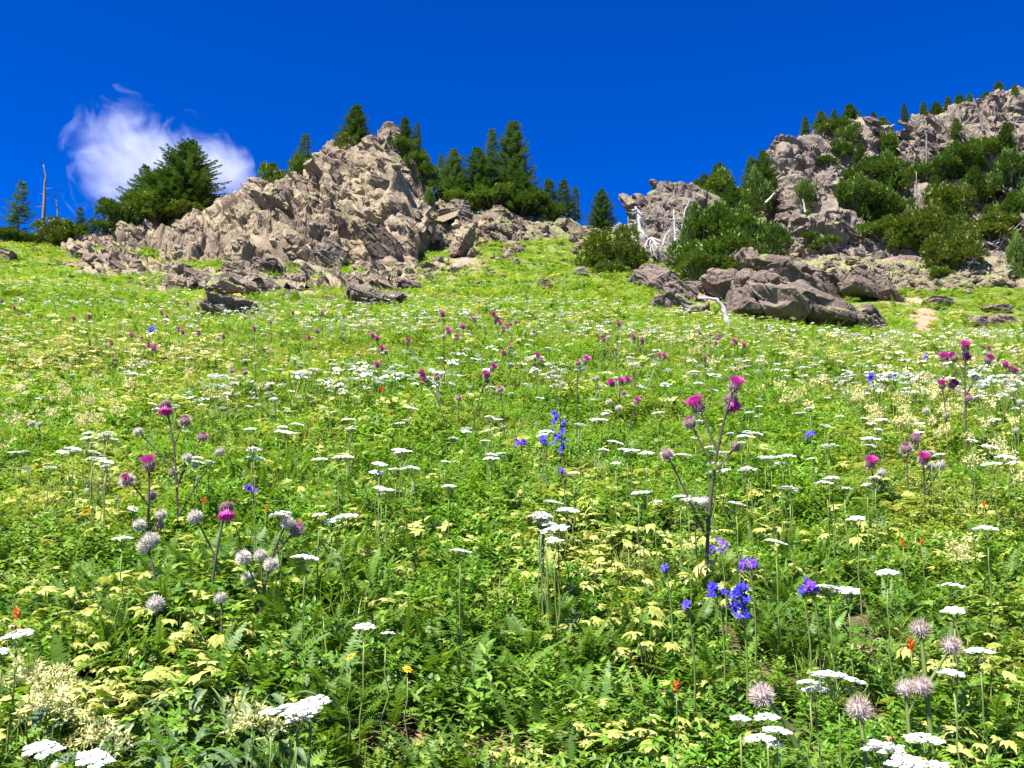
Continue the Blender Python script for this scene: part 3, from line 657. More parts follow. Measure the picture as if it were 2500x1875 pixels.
# firs on the saddle
tree(FIRS[3], 1078, 380, 470, 'thin sparse fir at the left end of the saddle firs', 0.9, 74)
tree(FIRS[2], 1105, 368, 490, 'broad fir second from the left among the saddle firs', 1.0, 73)
tree(FIRS[2], 1165, 365, 500, 'bushy pale green fir in the middle of the saddle firs', 1.05, 72.5)
tree(FIRS[3], 1198, 320, 470, 'narrow spire of fir left of the tallest saddle fir', 0.9, 74)
tree(BIGFIR[1], 1252, 300, 475, 'tallest saddle fir with dense layered branches', 0.95, 74)
tree(FIRS[0], 1130, 430, 510, 'short fir filling the gap below the saddle firs', 1.3, 72)
tree(BIGFIR[0], 1265, 420, 535, 'spreading lower fir at the foot of the tallest saddle fir', 1.05, 72)
for (x, y, w, h, l) in [(1120, 495, 110, 50, 'thicket under the left saddle firs'), (1195, 490, 130, 60, 'thicket under the middle saddle firs'), (1270, 500, 140, 70, 'thicket under the tallest saddle fir'), (1345, 525, 70, 40, 'low thicket trailing right of the saddle firs'), (1155, 512, 40, 30, 'tiny bush on the rocks left of the pale flat boulder'), (1180, 545, 40, 34, 'small bush on the rocks below the pale flat boulder')]:
    shrub(THICK[rt.randrange(4)], x, y, w, h, l, 71.5)
tree(FIRS[3], 1343, 440, 530, 'first of three slim firs right of the saddle thicket', 1.5, 73)
tree(FIRS[3], 1378, 441, 540, 'middle of three slim firs right of the saddle thicket', 1.4, 73)
tree(FIRS[3], 1405, 458, 545, 'thinnest, rightmost of three slim firs on the saddle', 1.0, 73)
tree(FIRS[2], 1468, 466, 562, 'single cone-shaped fir with a white broken top at the low point of the saddle', 1.15, 72)
# around the grey knob
shrub(THICK_Y[0], 1490, 615, 150, 90, 'yellowish juniper bush left of the bleached dead trees', 50)
shrub(THICK_Y[1], 1530, 640, 110, 80, 'lower right half of the yellowish juniper bush', 49)
shrub(THICK[1], 1500, 668, 90, 50, 'dark green skirt under the yellowish juniper bush', 48)
shrub(THICK[0], 1715, 560, 120, 110, 'left part of the big dark fir thicket above the slabs', 51)
shrub(THICK[1], 1800, 575, 170, 120, 'upper middle of the big dark fir thicket above the slabs', 51)
shrub(THICK[2], 1850, 615, 150, 110, 'right end of the big dark fir thicket above the slabs', 49)
shrub(THICK[3], 1740, 640, 170, 90, 'lower middle of the big dark fir thicket above the slabs', 47)
shrub(THICK[0], 1700, 655, 100, 60, 'lower left of the big dark fir thicket above the slabs', 46)
shrub(THICK[2], 1820, 660, 120, 60, 'deep shaded foot of the big dark fir thicket', 46)
tree(FIRS[4], 1838, 470, 575, 'small fir with a bare dark trunk standing out of the big thicket', 1.1, 52)
tree(FIRS[2], 1790, 455, 570, 'ragged fir rising behind the big thicket', 1.2, 60)
for (x, yt, yb, w, l) in [(1755, 402, 520, 1.2, 'leafy fir at the left end of the firs below the cliff'), (1700, 440, 510, 1.3, 'small fir left of the leafy fir below the cliff'), (1835, 388, 500, 1.0, 'fir close to the cliff edge, left of the tallest there'), (1868, 372, 500, 0.9, 'tallest fir right against the cliff edge'), (1722, 428, 520, 1.2, 'second small fir left of the leafy fir below the cliff')]:
    tree(FIRS[rt.choice((0, 2))], x, yt, yb, l, w, 74)
for (x, y, w, h, l) in [(1760, 480, 130, 70, 'thicket under the leafy fir below the cliff'), (1850, 470, 60, 80, 'thicket squeezed against the cliff edge')]:
    shrub(THICK[rt.randrange(4)], x, y, w, h, l, 72.5)
# thickets on the right cliff
CL = 'dark green fir thicket clinging to the right cliff '
for (x, y, w, h, l) in [
    (1970, 490, 60, 90, 'hanging fir mat on the bare left face of the cliff'), (2010, 395, 70, 40, 'small green patch high on the left face of the cliff'),
    (2040, 312, 100, 44, 'bush on the cliff rim left of the rim rocks'), (2075, 330, 60, 40, 'bush on the cliff rim second from the left'), (2060, 365, 60, 50, 'bush below the rim bushes on the cliff'),
    (2110, 420, 110, 80, 'thicket on the upper left of the cliff vegetation'), (2160, 355, 70, 70, 'thicket under the rim below the round rim rock'), (2185, 440, 120, 90, 'thicket in the middle of the upper cliff'),
    (2090, 490, 110, 100, 'thicket at the left end of the cliff vegetation'), (2170, 510, 130, 100, 'thicket left of the standing dark snag on the cliff'), (2150, 560, 110, 60, 'lower thicket left of the pale cliff rock'),
    (2240, 560, 140, 90, 'thicket below the standing dark snag on the cliff'), (2310, 500, 130, 100, 'thicket in the middle of the right cliff'), (2280, 420, 110, 80, 'thicket beside the tall bare trunks on the cliff'),
    (2350, 400, 120, 80, 'thicket high on the cliff below the rim trees'), (2420, 360, 110, 70, 'thicket near the top right of the cliff'), (2330, 580, 130, 80, 'thicket low on the middle of the cliff'),
    (2400, 470, 90, 90, 'thicket left of the leaning rock pinnacle'), (2470, 430, 110, 110, 'olive thicket at the right edge high on the cliff'), (2480, 530, 110, 80, 'thicket at the right edge half way up the cliff'),
    (2430, 560, 130, 60, 'flat thicket above the bleached roots at the right edge'), (2335, 615, 150, 100, 'large rounded thicket at the foot of the cliff left of the bleached roots'), (2245, 590, 90, 60, 'thicket at the lower left end of the cliff vegetation'),
    (2490, 640, 60, 100, 'thicket cut by the right edge of the picture'), (1990, 580, 60, 26, 'tiny bush on the bare ledge under the cliff'), (2010, 595, 70, 30, 'second tiny bush on the bare ledge under the cliff'), (2300, 665, 60, 36, 'small bush on the ledges below the rounded thicket')]:
    shrub((THICK + THICK_Y[:1])[rt.randrange(5)], x, y, w * 0.95, h * 0.92, l)
# small trees along the cliff rim
for (x, yt, yb, w, p, l) in [(2155, 300, 330, 1.4, 0, 'squat fir on the rim right of the notch'), (2255, 262, 290, 1.3, 3, 'tiny fir on top of the round rim rock'), (2290, 262, 295, 1.3, 0, 'small fir right of the round rim rock'), (2315, 250, 285, 1.2, 3, 'slim rim fir left of the dead rim trunks'), (2410, 240, 280, 1.3, 2, 'bushy rim fir right of the dead rim trunks'), (2040, 282, 325, 1.2, 3, 'slim fir left of the highest rim bush'), (1967, 298, 335, 1.2, 3, 'tiny fir at the left end of the cliff rim'), (2008, 288, 330, 1.4, 4, 'second small fir along the cliff rim'), (2080, 268, 312, 1.3, 0, 'pointed fir on the highest rim bush'), (2135, 286, 318, 1.2, 3, 'tiny fir in the notch of the cliff rim'),
                             (2210, 266, 300, 1.1, 3, 'leaning fir left of the round rim rock'), (2345, 246, 285, 1.2, 0, 'small rim fir left of the dead rim trunks'), (2372, 240, 285, 1.0, 4, 'sparse rim fir among the dead rim trunks'), (2440, 215, 275, 1.0, 0, 'highest rim fir near the right edge'), (2480, 218, 245, 1.3, 3, 'last tiny fir on the rim at the right edge')]:
    tree(FIRS[p], x, yt - 12, yb + 4, l, w * 1.15, 92)

# small firs standing among the cliff thickets
for i, (x, yt, yb, w) in enumerate([(2060, 440, 500, 1.3), (2105, 430, 500, 1.2), (2135, 470, 545, 1.2), (2180, 465, 545, 1.3), (2215, 520, 600, 1.3), (2265, 520, 605, 1.2), (2290, 430, 510, 1.2), (2320, 455, 545, 1.3), (2345, 540, 625, 1.3), (2385, 405, 480, 1.2), (2415, 500, 580, 1.3), (2450, 380, 460, 1.2), (2475, 470, 560, 1.3), (2370, 345, 400, 1.2), (2175, 330, 385, 1.3), (2100, 350, 400, 1.2), (2240, 385, 440, 1.3), (2460, 300, 360, 1.1), (2335, 290, 340, 1.2), (2285, 600, 660, 1.4)]):
    h, n = hit(x, yb); tree(FIRS[i % 3], x, yt, yb, f'small sunlit fir among the thickets of the right cliff, {"first second third fourth fifth sixth seventh eighth ninth tenth eleventh twelfth thirteenth fourteenth fifteenth sixteenth seventeenth eighteenth nineteenth twentieth".split()[sorted([2060, 2105, 2135, 2180, 2215, 2265, 2290, 2320, 2345, 2385, 2415, 2450, 2475, 2370, 2175, 2100, 2240, 2460, 2335, 2285]).index(x)]} from its left end', w, (h.y - 0.8) if h is not None else 80, 0.0, 'fir_tree', 'small firs on the right cliff')

# ------------------------------------------------------------------ dead wood
def snag_part(mb, p, d, ln, r0, rnd, depth=0, wig=0.18, nseg=6):
    pts = [p.copy()]; dd = d.normalized()
    for k in range(nseg):
        dd = (dd + Vector((rnd.uniform(-wig, wig), rnd.uniform(-wig, wig), rnd.uniform(-wig, wig)))).normalized(); pts.append(pts[-1] + dd * ln / nseg)
    mb.tube(pts, [r0 * (1 - 0.82 * i / nseg) for i in range(nseg + 1)], 6 if depth == 0 else 4)
    return pts
def snag(name, label, pts_px, depth, r0, mat, nbr=8, brl=0.25, seed=1, twig=True, droop=0.0, cat='dead tree', z_in=0.0):
    """dead stem through photo pixels at one distance, with broken side branches"""
    rnd = random.Random(seed); n = len(pts_px)
    P = [Vector(at(x, y, depth + z_in * i / max(1, n - 1))) for i, (x, y) in enumerate(pts_px)]
    o = empty(name, P[0]); tag(o, label, cat)
    tot = sum((P[i + 1] - P[i]).length for i in range(n - 1))
    mb = MB(); fine = []
    for i in range(n - 1):
        for k in range(4): fine.append(P[i].lerp(P[i + 1], k / 4) + Vector([rnd.uniform(-.12, .12) * r0 for _ in range(3)]))
    fine.append(P[-1]); m = len(fine)
    mb.tube([p - P[0] for p in fine], [r0 * (1 - 0.75 * i / (m - 1)) * rnd.uniform(0.85, 1.15) for i in range(m)], 7)
    link('stem', mb.mesh('stem', [mat], True), o)
    for b in range(nbr):
        t = rnd.uniform(0.12, 0.97); i = min(m - 2, int(t * (m - 1))); p = fine[i]; ax = (fine[i + 1] - fine[i]).normalized()
        a = rnd.uniform(0, 6.283); d = (Vector((math.cos(a), 0.6 * math.sin(a), rnd.uniform(-0.3, 0.35) - droop)) + ax * 0.2)
        bm_ = MB(); q = snag_part(bm_, p - P[0], d, tot * brl * rnd.uniform(0.4, 1.1), r0 * 0.30, rnd, 1, 0.22)
        if twig:
            for _ in range(3):
                j = rnd.randrange(2, 6); snag_part(bm_, q[j], (q[j] - q[j - 1]).normalized() + Vector((rnd.uniform(-.8, .8), rnd.uniform(-.8, .8), rnd.uniform(-.8, .5))), tot * brl * 0.4, r0 * 0.14, rnd, 2, 0.2, 4)
        link('branch', bm_.mesh('branch', [mat], True), o)
    return o
W_, G_ = M['deadwood'], M['deadgrey']
snag('dead_snag', 'tall thin dead trunk with a crooked top on the left skyline', [(103, 580), (107, 520), (109, 460), (112, 430), (106, 402)], 63, 0.14, G_, 7, 0.10, 1)
snag('dead_snag', 'shorter thin dead trunk right of the tall one on the left skyline', [(143, 550), (140, 510), (135, 472)], 63.5, 0.09, G_, 6, 0.10, 2)
snag('dead_stub', 'pair of bare stubs left of the small fir on the crag shoulder', [(637, 440), (638, 415)], 66.5, 0.06, W_, 2, 0.2, 3)
snag('dead_stub', 'taller bare stub beside the small fir on the crag shoulder', [(650, 435), (650, 396)], 66.5, 0.07, W_, 3, 0.2, 4)
snag('dead_branch', 'thin white branch lying on the green mat by the crag tip', [(1024, 372), (1036, 382), (1045, 395)], 65, 0.05, W_, 0, 0.2, 5)
snag('dead_snag', 'bleached white broken trunk leaning against the grey knob', [(1571, 585), (1562, 555), (1556, 520), (1551, 505)], 54, 0.24, W_, 14, 0.32, 6, droop=0.5)
snag('dead_snag', 'second bleached trunk standing on the grey knob, right of the first', [(1650, 590), (1647, 560), (1645, 512)], 54, 0.13, W_, 16, 0.30, 7, droop=0.3)
snag('dead_snag', 'thin white dead stem leaning right over the grey knob', [(1665, 560), (1672, 515), (1686, 484)], 55, 0.07, W_, 6, 0.22, 8)
snag('dead_branch', 'crooked pale dead branch between the two bleached trunks', [(1618, 600), (1625, 575), (1638, 560)], 53.5, 0.08, W_, 6, 0.4, 9)
o = empty('uprooted_stump', at(1590, 580, 50)); tag(o, 'white spreading roots of an uprooted tree hanging in front of the knob', 'dead tree')
rr = random.Random(12)
for k in range(22):
    mb = MB(); d = Vector((rr.uniform(-0.75, 0.55), rr.uniform(-0.6, -0.1), rr.uniform(-1.1, -0.45))); q = snag_part(mb, Vector((0, 0, 0)), d, rr.uniform(0.9, 1.75), 0.05, rr, 0, 0.22, 7)
    for _ in range(2): snag_part(mb, q[4], (q[5] - q[4]).normalized() + Vector((rr.uniform(-.5, .5), rr.uniform(-.5, .5), rr.uniform(-.4, .3))), 0.45, 0.02, rr, 1, 0.25, 4)
    link('root', mb.mesh('root', [W_], True), o)
o = empty('dead_brush', at(1645, 640, 48)); tag(o, 'tangle of fine grey dead twigs below the uprooted stump', 'dead shrub')
for k in range(60):
    mb = MB(); d = Vector((rr.uniform(-0.6, 0.6), rr.uniform(-0.7, 0.3), rr.uniform(-0.5, 1.0))); q = snag_part(mb, Vector((rr.uniform(-0.5, 0.5), rr.uniform(-.3, .3), rr.uniform(-0.4, 0.2))), d, rr.uniform(0.5, 1.1), 0.022, rr, 0, 0.3, 5)
    snag_part(mb, q[2], q[3] - q[1] + Vector((rr.uniform(-.3, .3), 0, rr.uniform(-.2, .3))), 0.4, 0.012, rr, 1, 0.3, 4); link('twig', mb.mesh('twig', [G_]), o)
snag('fallen_branch', 'long white fallen branch bent over the grass beside the biggest slab', [(1778, 798), (1772, 770), (1765, 750), (1750, 732), (1730, 728), (1705, 729)], float(ground_hit(1778, 815)[1]), 0.055, W_, 5, 0.16, 13, cat='dead branch')
snag('dead_stick', 'small forked white stick on the foot of the big dark thicket', [(1858, 640), (1860, 628), (1855, 622)], 45, 0.05, W_, 2, 0.6, 14, cat='dead branch')
snag('dead_log', 'pale log sloping down under the cliff edge', [(1868, 496), (1882, 482), (1892, 470)], 70, 0.12, W_, 2, 0.2, 15, cat='dead branch')
snag('dead_snag', 'short white stub on the hanging fir mat of the cliff', [(1966, 518), (1963, 500), (1960, 486)], 70, 0.10, W_, 2, 0.2, 16)
for (pts, r_, m_, l) in [
    ([(2262, 440), (2262, 390), (2262, 330), (2258, 318)], 0.13, G_, 'tall bare grey trunk in the middle of the cliff'), ([(2272, 435), (2270, 415), (2266, 365)], 0.10, G_, 'thinner bare trunk just right of the tall grey one on the cliff'),
    ([(2238, 505), (2237, 470), (2237, 420)], 0.13, G_, 'standing dark snag above the middle cliff thickets'), ([(2178, 390), (2170, 350), (2162, 320)], 0.10, G_, 'leaning dead trunk left of the round rim rock'),
    ([(2360, 380), (2350, 340), (2335, 318)], 0.11, G_, 'leaning dead trunk below the rim firs'), ([(2400, 320), (2392, 280), (2376, 240)], 0.12, G_, 'tallest dead trunk on the cliff rim, leaning left'),
    ([(2345, 300), (2344, 285), (2340, 262)], 0.09, G_, 'short white dead trunk on the cliff rim'), ([(1998, 330), (1994, 318), (1990, 308)], 0.07, G_, 'white stub near the left end of the cliff rim'),
    ([(2140, 420), (2146, 400), (2144, 380)], 0.09, G_, 'curved dead stem among the upper left cliff thickets'), ([(2216, 465), (2208, 440), (2196, 425)], 0.08, G_, 'bent dead stem beside the pale cliff rock'),
    ([(2450, 470), (2438, 430), (2430, 410)], 0.11, G_, 'dark snag leaning on the rock pinnacle'), ([(2230, 358), (2212, 350), (2195, 345)], 0.07, G_, 'white branch lying across the upper cliff thickets'), ([(2310, 490), (2306, 482), (2300, 470)], 0.09, G_, 'small white stump in the middle cliff thicket'), ([(2430, 290), (2428, 270), (2425, 255)], 0.07, G_, 'thin dead stem left of the highest rim fir'), ([(2480, 320), (2476, 300), (2474, 288)], 0.07, G_, 'pale dead stem on the cliff at the right edge')]:
    h, n = hit(*pts[0]); dd = (h.y - 0.6) if h is not None else 90
    snag('dead_snag', l, pts, dd, r_, m_, 7, 0.16, hash(l) % 97 if False else len(l))
for (x, y, l, n_, sp) in [(2440, 590, 'bleached white roots fanned out on the rock at the right edge', 16, 1.0), (2395, 605, 'white roots of a fallen tree left of the fanned roots', 10, 0.8), (2365, 655, 'small white driftlike root on the ledges', 5, 0.5), (2470, 675, 'thin white fallen branches near the right edge of the ledges', 6, 0.9)]:
    h, n = hit(x, y); o = empty('uprooted_stump', h + Vector((0, -0.4, 0.3))); tag(o, l, 'dead tree')
    for k in range(n_):
        mb = MB(); d = Vector((rr.uniform(-1, 1), rr.uniform(-0.7, 0.1), rr.uniform(-0.8, 0.5))); snag_part(mb, Vector((rr.uniform(-.3, .3), 0, 0)), d, sp * rr.uniform(0.7, 1.7), 0.06, rr, 0, 0.25, 6); link('root', mb.mesh('root', [W_], True), o)
# ------------------------------------------------------------------ the one cloud
def cloud():
    D = 900.0; r = random.Random(3)
    lumps = [(300, 330, 75), (360, 360, 95), (250, 370, 60), (430, 390, 95), (500, 420, 85), (560, 440, 55), (330, 440, 110), (240, 450, 70), (420, 470, 110), (520, 490, 70), (290, 510, 70), (210, 340, 30), (205, 400, 40), (590, 420, 25), (470, 330, 30)]
    c0 = Vector(at(385, 420, D)); k = D / F / KY
    bm = bmesh.new()
    for (px, py, rp) in lumps:
        p = Vector(at(px, py, D)) - c0 + Vector((0, r.uniform(-25, 25), 0))
        g = bmesh.ops.create_icosphere(bm, subdivisions=2, radius=rp * k * 1.5, matrix=Matrix.Translation(p))
    me = bpy.data.meshes.new('cloud'); bm.to_mesh(me); bm.free()
    o = link('cloud', me, None, c0)
    md = o.modifiers.new('join', 'REMESH'); md.mode = 'VOXEL'; md.voxel_size = 6.0
    dg = bpy.context.evaluated_depsgraph_get(); me2 = bpy.data.meshes.new_from_object(o.evaluated_get(dg)); o.modifiers.clear(); o.data = me2
    t = NT('cloud_vapour'); geo = t.n('ShaderNodeTexCoord').outputs['Object']
    # falls off away from a few cores, broken up by turbulence
    nz = t.n('ShaderNodeTexNoise'); nz.inputs['Scale'].default_value = 0.024; nz.inputs['Detail'].default_value = 7; nz.inputs['Roughness'].default_value = 0.62; nz.inputs['Distortion'].default_value = 0.9
    t.l(geo, nz.inputs['Vector'])
    body = None
    for (px, py, rx, ry, a) in [(310, 340, 140, 95, 0.95), (400, 400, 150, 85, 1.0), (510, 420, 130, 75, 1.0), (580, 440, 70, 50, 0.8), (350, 480, 190, 85, 0.6), (250, 420, 110, 110, 0.5)]:
        p = Vector(at(px, py, D)) - c0
        mp = t.n('ShaderNodeMapping'); mp.vector_type = 'TEXTURE'; mp.inputs['Location'].default_value = p; mp.inputs['Scale'].default_value = (rx * k, 45, ry * k); t.l(geo, mp.inputs['Vector'])
        ln = t.n('ShaderNodeVectorMath', operation='LENGTH'); t.l(mp.outputs[0], ln.inputs[0])
        f = t.math('MULTIPLY', t.math('SUBTRACT', 1.0, ln.outputs['Value'], True), a)
        body = f if body is None else t.math('ADD', body, f)
    d = t.math('SUBTRACT', t.math('ADD', t.math('MULTIPLY', body, 1.15), t.math('MULTIPLY', nz.outputs[0], 2.9)), 1.66)
    d = t.math('MULTIPLY', t.math('MAXIMUM', d, 0.0), 0.022)
    v = t.n('ShaderNodeVolumePrincipled'); v.inputs['Color'].default_value = (0.98, 0.98, 1, 1); v.inputs['Anisotropy'].default_value = 0.0
    t.l(d, v.inputs['Density']); t.l(v.outputs[0], t.out.inputs['Volume'])
    o.data.materials.clear(); o.data.materials.append(t.m)
    t.m.cycles.volume_step_rate = 1.0 if hasattr(t.m, 'cycles') and hasattr(t.m.cycles, 'volume_step_rate') else 1.0
    tag(o, 'small wispy white cloud behind the largest dark conifer on the left', 'cloud')
cloud()
SC.cycles.volume_step_rate = 2.0; SC.cycles.volume_max_steps = 64
# ------------------------------------------------------------------ meadow cover (too dense to count: scattered clumps)
M['lance'] = leaf_mat('narrow_green_leaves', [(0.035, 0.10, 0.010), (0.085, 0.22, 0.016), (0.18, 0.35, 0.035), (0.36, 0.48, 0.11)], 0.40, 0.40, patch=(0.9, 0.50, 0.72, (0.20, 0.25, 0.045)))
M['feather'] = leaf_mat('feathery_yarrow_leaves', [(0.045, 0.10, 0.012), (0.095, 0.19, 0.02), (0.20, 0.32, 0.045)], 0.38, 0.5)
M['grass'] = leaf_mat('grass_blades', [(0.05, 0.13, 0.012), (0.12, 0.26, 0.02), (0.22, 0.38, 0.045), (0.40, 0.46, 0.13)], 0.42, 0.42, patch=(0.30, 0.40, 0.66, (0.34, 0.34, 0.13)))
M['broad'] = leaf_mat('lobed_green_leaves', [(0.035, 0.10, 0.012), (0.095, 0.22, 0.018), (0.21, 0.35, 0.04), (0.42, 0.48, 0.13)], 0.40, 0.42, patch=(0.7, 0.48, 0.66, (0.33, 0.34, 0.075)), mottle=0.4)
M['yellow'] = leaf_mat('yellowing_leaves', [(0.16, 0.19, 0.03), (0.42, 0.45, 0.10), (0.56, 0.57, 0.18), (0.64, 0.55, 0.19)], 0.35, 0.5, (1.2, 1.15, 0.6), mottle=0.8)
M['grey_leaf'] = leaf_mat('grey_green_leaves', [(0.055, 0.10, 0.045), (0.11, 0.18, 0.075), (0.20, 0.28, 0.13)], 0.22, 0.38, (1.2, 1.3, 0.7), mottle=0.35)
M['stalk'] = leaf_mat('green_stalk', [(0.10, 0.15, 0.03), (0.20, 0.24, 0.07)], 0.1, 0.55)
M['stalk_dark'] = leaf_mat('purplish_thistle_stalk', [(0.045, 0.040, 0.028), (0.11, 0.085, 0.06)], 0.0, 0.6)
M['straw'] = leaf_mat('dry_straw', [(0.30, 0.24, 0.12), (0.50, 0.42, 0.24)], 0.15, 0.7)
M['white'] = leaf_mat('white_yarrow_florets', [(0.66, 0.66, 0.62), (0.80, 0.80, 0.78), (0.85, 0.85, 0.84)], 0.12, 0.7, (1, 1, 0.95))
M['cream'] = leaf_mat('cream_seed_plumes', [(0.42, 0.39, 0.13), (0.62, 0.57, 0.24), (0.78, 0.73, 0.40)], 0.2, 0.7, (1, 0.95, 0.7))
M['magenta'] = leaf_mat('magenta_thistle_florets', [(0.38, 0.02, 0.22), (0.58, 0.05, 0.36), (0.74, 0.14, 0.52)], 0.25, 0.55, (1.1, 0.6, 1.0))
M['spine'] = leaf_mat('pale_thistle_spines', [(0.42, 0.38, 0.33), (0.62, 0.58, 0.51), (0.76, 0.73, 0.66)], 0.25, 0.6, (1, 1, 0.9))
M['spine_pink'] = leaf_mat('pinkish_thistle_spines', [(0.34, 0.22, 0.22), (0.54, 0.42, 0.40), (0.70, 0.60, 0.55)], 0.25, 0.6, (1, 0.9, 0.9))
M['involucre'] = leaf_mat('thistle_head_base', [(0.10, 0.065, 0.06), (0.20, 0.13, 0.12)], 0.0, 0.7)
M['bud'] = leaf_mat('pale_thistle_bud', [(0.36, 0.32, 0.28), (0.50, 0.46, 0.40)], 0.0, 0.8)
M['blue'] = leaf_mat('blue_larkspur_petals', [(0.025, 0.018, 0.26), (0.05, 0.035, 0.50), (0.10, 0.07, 0.66)], 0.25, 0.5, (0.9, 0.8, 1.1))
M['violet'] = leaf_mat('violet_larkspur_petals', [(0.06, 0.015, 0.25), (0.12, 0.03, 0.42), (0.20, 0.07, 0.5)], 0.25, 0.5, (0.9, 0.7, 1.1))
M['gold'] = leaf_mat('golden_petals', [(0.70, 0.42, 0.01), (0.85, 0.58, 0.02)], 0.25, 0.5, (1, 0.9, 0.4))
M['golddisc'] = leaf_mat('golden_disc', [(0.40, 0.20, 0.01), (0.55, 0.30, 0.02)], 0.0, 0.7)
M['orange'] = leaf_mat('orange_red_bracts', [(0.55, 0.06, 0.015), (0.75, 0.16, 0.03), (0.80, 0.26, 0.06)], 0.25, 0.5, (1, 0.7, 0.5))

def leaf(mb, base, d, up, ln, wd, tint, mat=0, fold=0.25, bend=0.35, tip=0.0):
    """pointed leaf with a folded midrib, arching over"""
    d = d.normalized(); s = d.cross(up); s = s.normalized() if s.length > 1e-5 else Vector((1, 0, 0)); n = s.cross(d)
    def P(t, x): return base + d * (ln * t) - n * (bend * ln * t * t) * (1 if n.z > 0 else -1) + s * (x * wd) + n * (abs(x) * wd * fold)
    m0, m1, m2, m3 = P(0, 0), P(0.38, 0), P(0.72, 0), P(1, 0)
    for sg in (-1, 1):
        a, b = P(0.34, 0.5 * sg), P(0.70, 0.36 * sg); tt_ = min(1, max(0, tint + 0.05 * sg))
        mb.poly([m0, a, m1], tt_, mat); mb.poly([m1, a, b, m2], tt_, mat); mb.poly([m2, b, m3], tt_, mat)
def blade(mb, base, a, ln, wd, lean, tint, mat=0):
    o = Vector((math.cos(a), math.sin(a), 0)); s = Vector((-math.sin(a), math.cos(a), 0)) * wd * 0.5
    p = [base + o * (lean * ln * t * t) + Vector((0, 0, ln * t * (1 - 0.35 * lean * t))) for t in (0, 0.4, 0.75, 1)]
    mb.poly([p[0] - s, p[0] + s, p[1] + s * .85, p[1] - s * .85], tint, mat); mb.poly([p[1] - s * .85, p[1] + s * .85, p[2] + s * .5, p[2] - s * .5], tint, mat); mb.poly([p[2] - s * .5, p[2] + s * .5, p[3]], tint, mat)
def palmate(mb, c, nrm, fwd, size, tint, mat=0, lobes=5, r=random, droop=0.25):
    """lobed leaf spread round its stalk end, lobes drooping at the tips"""
    nrm = nrm.normalized(); f = (fwd - nrm * fwd.dot(nrm)); f = f.normalized() if f.length > 1e-5 else Vector((1, 0, 0)); s = nrm.cross(f)
    for k in range(lobes):
        a = (k - (lobes - 1) / 2) * (4.0 / lobes); L = size * (1.0 - 0.18 * abs(k - (lobes - 1) / 2)) * r.uniform(0.88, 1.1)
        d = f * math.cos(a) + s * math.sin(a); q = nrm.cross(d); dr = nrm * (droop * L)
        w = size * 0.20; t = min(1, max(0, tint + r.uniform(-0.10, 0.10)))
        A, B, C_, T = c, c + d * L * 0.35 + q * w * 0.55, c + d * L * 0.62 + q * w * 0.9 - dr * 0.35, c + d * L - dr
        B2, C2 = c + d * L * 0.35 - q * w * 0.55, c + d * L * 0.62 - q * w * 0.9 - dr * 0.35; Md = c + d * L * 0.6 + nrm * w * 0.15 - dr * 0.25
        N1, N2 = c + d * L * 0.74 + q * w * 0.45 - dr * 0.5, c + d * L * 0.74 - q * w * 0.45 - dr * 0.5
        mb.poly([A, B, C_, N1, Md], t, mat); mb.poly([A, Md, N2, C2, B2], t, mat); mb.poly([Md, N1, T, N2], t, mat)
def frond(mb, base, a, ln, wd, lean, tint, r, n=24, mat=0):
    """feathery leaf: a rib with rows of fine leaflets"""
    o = Vector((math.cos(a), math.sin(a), 0)); s = Vector((-math.sin(a), math.cos(a), 0))
    pos = lambda t: base + o * (lean * ln * t * t * 0.9) + Vector((0, 0, ln * t * (1 - 0.42 * lean * t)))
    for k in range(n):
        t0 = 0.12 + 0.88 * k / n; t1 = t0 + 1.0 / n; p, q = pos(t0), pos(t1); w = wd * math.sin(math.pi * min(1, 0.12 + t0 * 0.86)) ** 0.8
        up = (q - p).normalized()
        for sg in (-1, 1):
            tip = p + s * sg * w * r.uniform(0.85, 1.15) + up * w * 0.45 + o.cross(s) * w * 0.25 * r.uniform(-1, 1.6)
            mb.poly([p, tip, q], min(1, max(0, tint + r.uniform(-.15, .15))), mat)
    for k in range(5):
        p, q = pos(k / 5), pos((k + 1) / 5); mb.poly([p - s * wd * .05, p + s * wd * .05, q + s * wd * .04, q - s * wd * .04], tint, mat)
def rv(r, z0=0.0, z1=0.0): return Vector((r.uniform(-1, 1), r.uniform(-1, 1), r.uniform(z0, z1)))
def clump_lance(seed):
    r = random.Random(seed); mb = MB()
    for s_ in range(9):
        b = Vector((r.uniform(-.07, .07), r.uniform(-.07, .07), 0)); h = r.uniform(0.09, 0.19); ax = (Vector((0, 0, 1)) + rv(r) * 0.28).normalized(); ph = r.uniform(0, 6.28)
        n = int(h / 0.011)
        for k in range(n):
            t = 0.15 + 0.85 * k / n; a = ph + k * 2.4; p = b + ax * h * t; d = Vector((math.cos(a), math.sin(a), 0.35 + 1.0 * t * t))
            leaf(mb, p, d, Vector((0, 0, 1)), r.uniform(0.026, 0.042) * (1.1 - 0.35 * t), 0.010, min(1, max(0, r.gauss(0.30 + 0.25 * t, 0.16))))
    return mb.mesh('narrow_leaf_clump', [M['lance']])
def clump_feather(seed):
    r = random.Random(seed); mb = MB()
    for k in range(13): frond(mb, Vector((r.uniform(-.05, .05), r.uniform(-.05, .05), 0)), r.uniform(0, 6.28), r.uniform(0.14, 0.25), r.uniform(0.015, 0.024), r.uniform(0.2, 0.95), r.uniform(0.2, 0.8), r)
    return mb.mesh('feathery_clump', [M['feather']])
